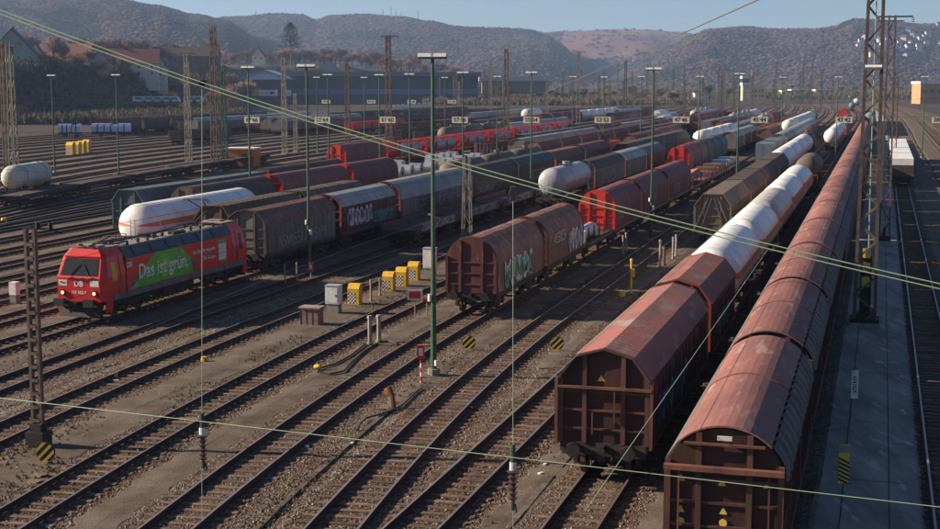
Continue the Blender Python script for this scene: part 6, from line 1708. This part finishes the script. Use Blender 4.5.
# row of white vans and roofs beyond yard
VAN = mat('van_white', (.62,.63,.66), .4, c2=(.45,.46,.5), amt=.3, scale=.5, var=.08)
def van(px, py, Y, L, lab, m=VAN):
    p = atY(px, py, Y); r = empty('parked_van', (p.x, Y, p.z)); mb = MB(); h = 2.6
    mb.prism([(0,.45),(0,h),(L*.78,h),(L*.9,h*.62),(L,h*.5),(L,.45)], 0, 2.2); mb.build('body', m, r)
    mb = MB(); mb.box(L*.2,L*.74,-.03,-.004,h*.55,h*.85); mb.add([(L*.79,-.02,h*.62),(L*.88,-.02,h*.62),(L*.8,-.02,h*.9)],[(0,1,2)]); mb.build('window', WINM, r)
    for x in (L*.2,L*.8):
        mb = MB(); mb.cyl((x,-.03,.4),(x,.25,.4),.42,10); mb.build('wheel', BLACK, r)
    tag(r, lab, 'van', 'white vans parked on the left bank')
for i, px in enumerate((133,143,152,161,169,184,193)):
    van(px, 103, 560, 4.2 if i not in (0,5) else 4.6, 'white parked van, %s from the left on the edge of the bank' % ORD[i])
# row of white bundles (shining) in the yard
for i in range(8):
    p = atY(392+5.3*i, 107.5-.4*i, 620); r = empty('white_bundle', (p.x, 620, p.z)); mb = MB(); mb.cyl((0,0,.0),(0,3,.0),1.15,10); mb.build('wrap', WP, r); mb = MB(); mb.box(-1.1,1.1,0,3,-3,-1.152); mb.build('support', BLACK, r)
    tag(r, 'white rounded bundle, %s from the left in the shining row' % ORD[i], 'bundle', 'shining row of white bundles')
# tall pale tank on brown wagon at centre, two white hooded wagons
for i, (px, py, L, lab) in enumerate(((528,118,15,'pale cream tank wagon standing among brown wagons in the centre'),)):
    root = tank(19, mat('cream_tank',(.66,.62,.52),.4,c2=(.45,.38,.28),amt=.4,scale=.6,var=0), 1, 1.65, 3.0, dome=False); p = at(px-4, 124, 0)
    b0 = p.x-KAP*p.y; 
    place(root, b0, p.y, 19, lab, 'tank wagon')
for i, (px, py, lab) in enumerate(((657,128,'near white domed wagon left of sign 47 46'),(653,120,'farther white domed wagon left of sign 47 46'))):
    p = at(px+3, py+4, 0); root = covered('hood', 17, WHITE, WHITE, WHITE, 0); place(root, p.x-KAP*p.y, p.y, 17, lab, 'hood wagon')
# signal tower
Y = 1080; p0 = atY(743, 100, Y)
r = empty('signal_tower', (p0.x, Y, p0.z)); k = Y/1390.
CR = mat('tower_cream',(.70,.55,.30),.8,c2=(.6,.46,.26),amt=.3,scale=.2,var=0)
mb = MB(); mb.box(-.5*k,7*k,0,8,-4,17*k); mb.build('shaft', CR, r)
mb = MB(); mb.box(-1.2*k,7.6*k,-1,9,17.02*k,21*k); mb.build('control_room', WINM, r)
mb = MB(); mb.box(-1.8*k,8*k,-2,10,21.02*k,23.5*k); mb.build('roof', WP, r); mb = MB(); mb.box(-1.3*k,7.7*k,-1.2,9.1,14.2*k,17*k); mb.build('parapet', WP, r)
mb = MB(); mb.box(7.2*k,21*k,-1,10,-4,14*k); mb.build('annex', CR, r)
mb = MB(); mb.box(7*k,21.3*k,-1.3,10,14.02*k,14.8*k); mb.build('annex_roof', WP, r)
mb = MB(); mb.box(-.8,.8,-1.1,-1.005,-1.2,1.2); me_ = mb.build('window', WINM, me_only=True)
for j in range(2):
    for i in range(4): mobj('window', me_, r, ((9.2+i*3.2)*k, 0, (4+j*5.2)*k))
mb = MB(); mb.cyl((9*k,2,14*k),(9*k,2,30*k),.5,6); mb.build('antenna', LATG, r)
tag(r, 'cream signal tower with glazed control room and low annex', 'signal tower')
for (px0,px1,pyt,pyb,wm,lab,nw) in ((783,791,90.5,98,HOUSEW,'small white hut left of the low white blocks',1),(792,811,89.5,96.5,HOUSEW,'low white block behind the yard curve, left one',5),(816,834,89.5,97.5,CREAMH,'low cream block behind the yard curve, right one',4),(852,864,93.5,98,WP,'low white box building near the red tank',2)):
    hall(px0, px1, pyt, pyb, 1250, wm, WP, lab, d=14, overhang=.6, nwin=nw, name='building')
hall(921, 975, 81.5, 99, 900, mat('orange_brick',(.46,.24,.12),.85,c2=(.45,.2,.08),amt=.4,scale=.2,var=0), WP, 'orange brick building with flat roof at the right edge', d=18, overhang=.5, nwin=7, name='building')
hall(695, 706, 93, 96.5, 900, WP, WP, 'small white container hut left of the signal tower', d=8, overhang=.4, nwin=1, name='building')
root = tank(16, WHITE, 0, 1.6, 2.8, dome=False); p = at(932, 102, 0); root.location = (p.x, p.y, 0); root.rotation_euler = (0,0,R(-70)); tag(root, 'white tank standing below the orange brick building', 'tank wagon')
# red tank and front wagons in the far right rake
for i, (px, py, lab, f) in enumerate(((843,121,'bright red round ended hood wagon right of the curve',lambda: covered('hood',15,HOODM,REDE,REDE,0)),(852,112,'dark tank wagon behind the bright red round end',lambda: tank(14,BLUEG,0,1.4)),(857,106,'white tank wagon before the low white box building',lambda: tank(14,WHITE,0,1.5)))):
    p = at(px, py, 0); place(f(), p.x-KAP*p.y+(.0001*max(0,p.y-450)**2), p.y, 15, lab, 'hood wagon' if i == 0 else 'tank wagon')
p = at(811, 123, 0); place(covered('ridge', 14, GREYR, GREYW, TEAL, 0), p.x-KAP*p.y, p.y, 14, 'lone grey covered wagon standing on the curve', 'covered wagon')
# dark valley river woods band
# ------------------------------------------------------------------ haze
mb = MB(); mb.box(-3600, 3600, -120, 5600, -9, 222)
hz = bpy.data.materials.new('air'); hz.use_nodes = True; n = hz.node_tree; n.nodes.clear()
o_ = n.nodes.new('ShaderNodeOutputMaterial'); pv = n.nodes.new('ShaderNodeVolumePrincipled'); pv.inputs['Color'].default_value = (.46,.64,1.,1); pv.inputs['Density'].default_value = HAZE; pv.inputs['Anisotropy'].default_value = .2
n.links.new(pv.outputs[0], o_.inputs['Volume'])
h = mb.build('haze', hz); tag(h, 'thin blue winter haze over the valley', 'haze', kind='stuff')
print('objects', len(bpy.data.objects))
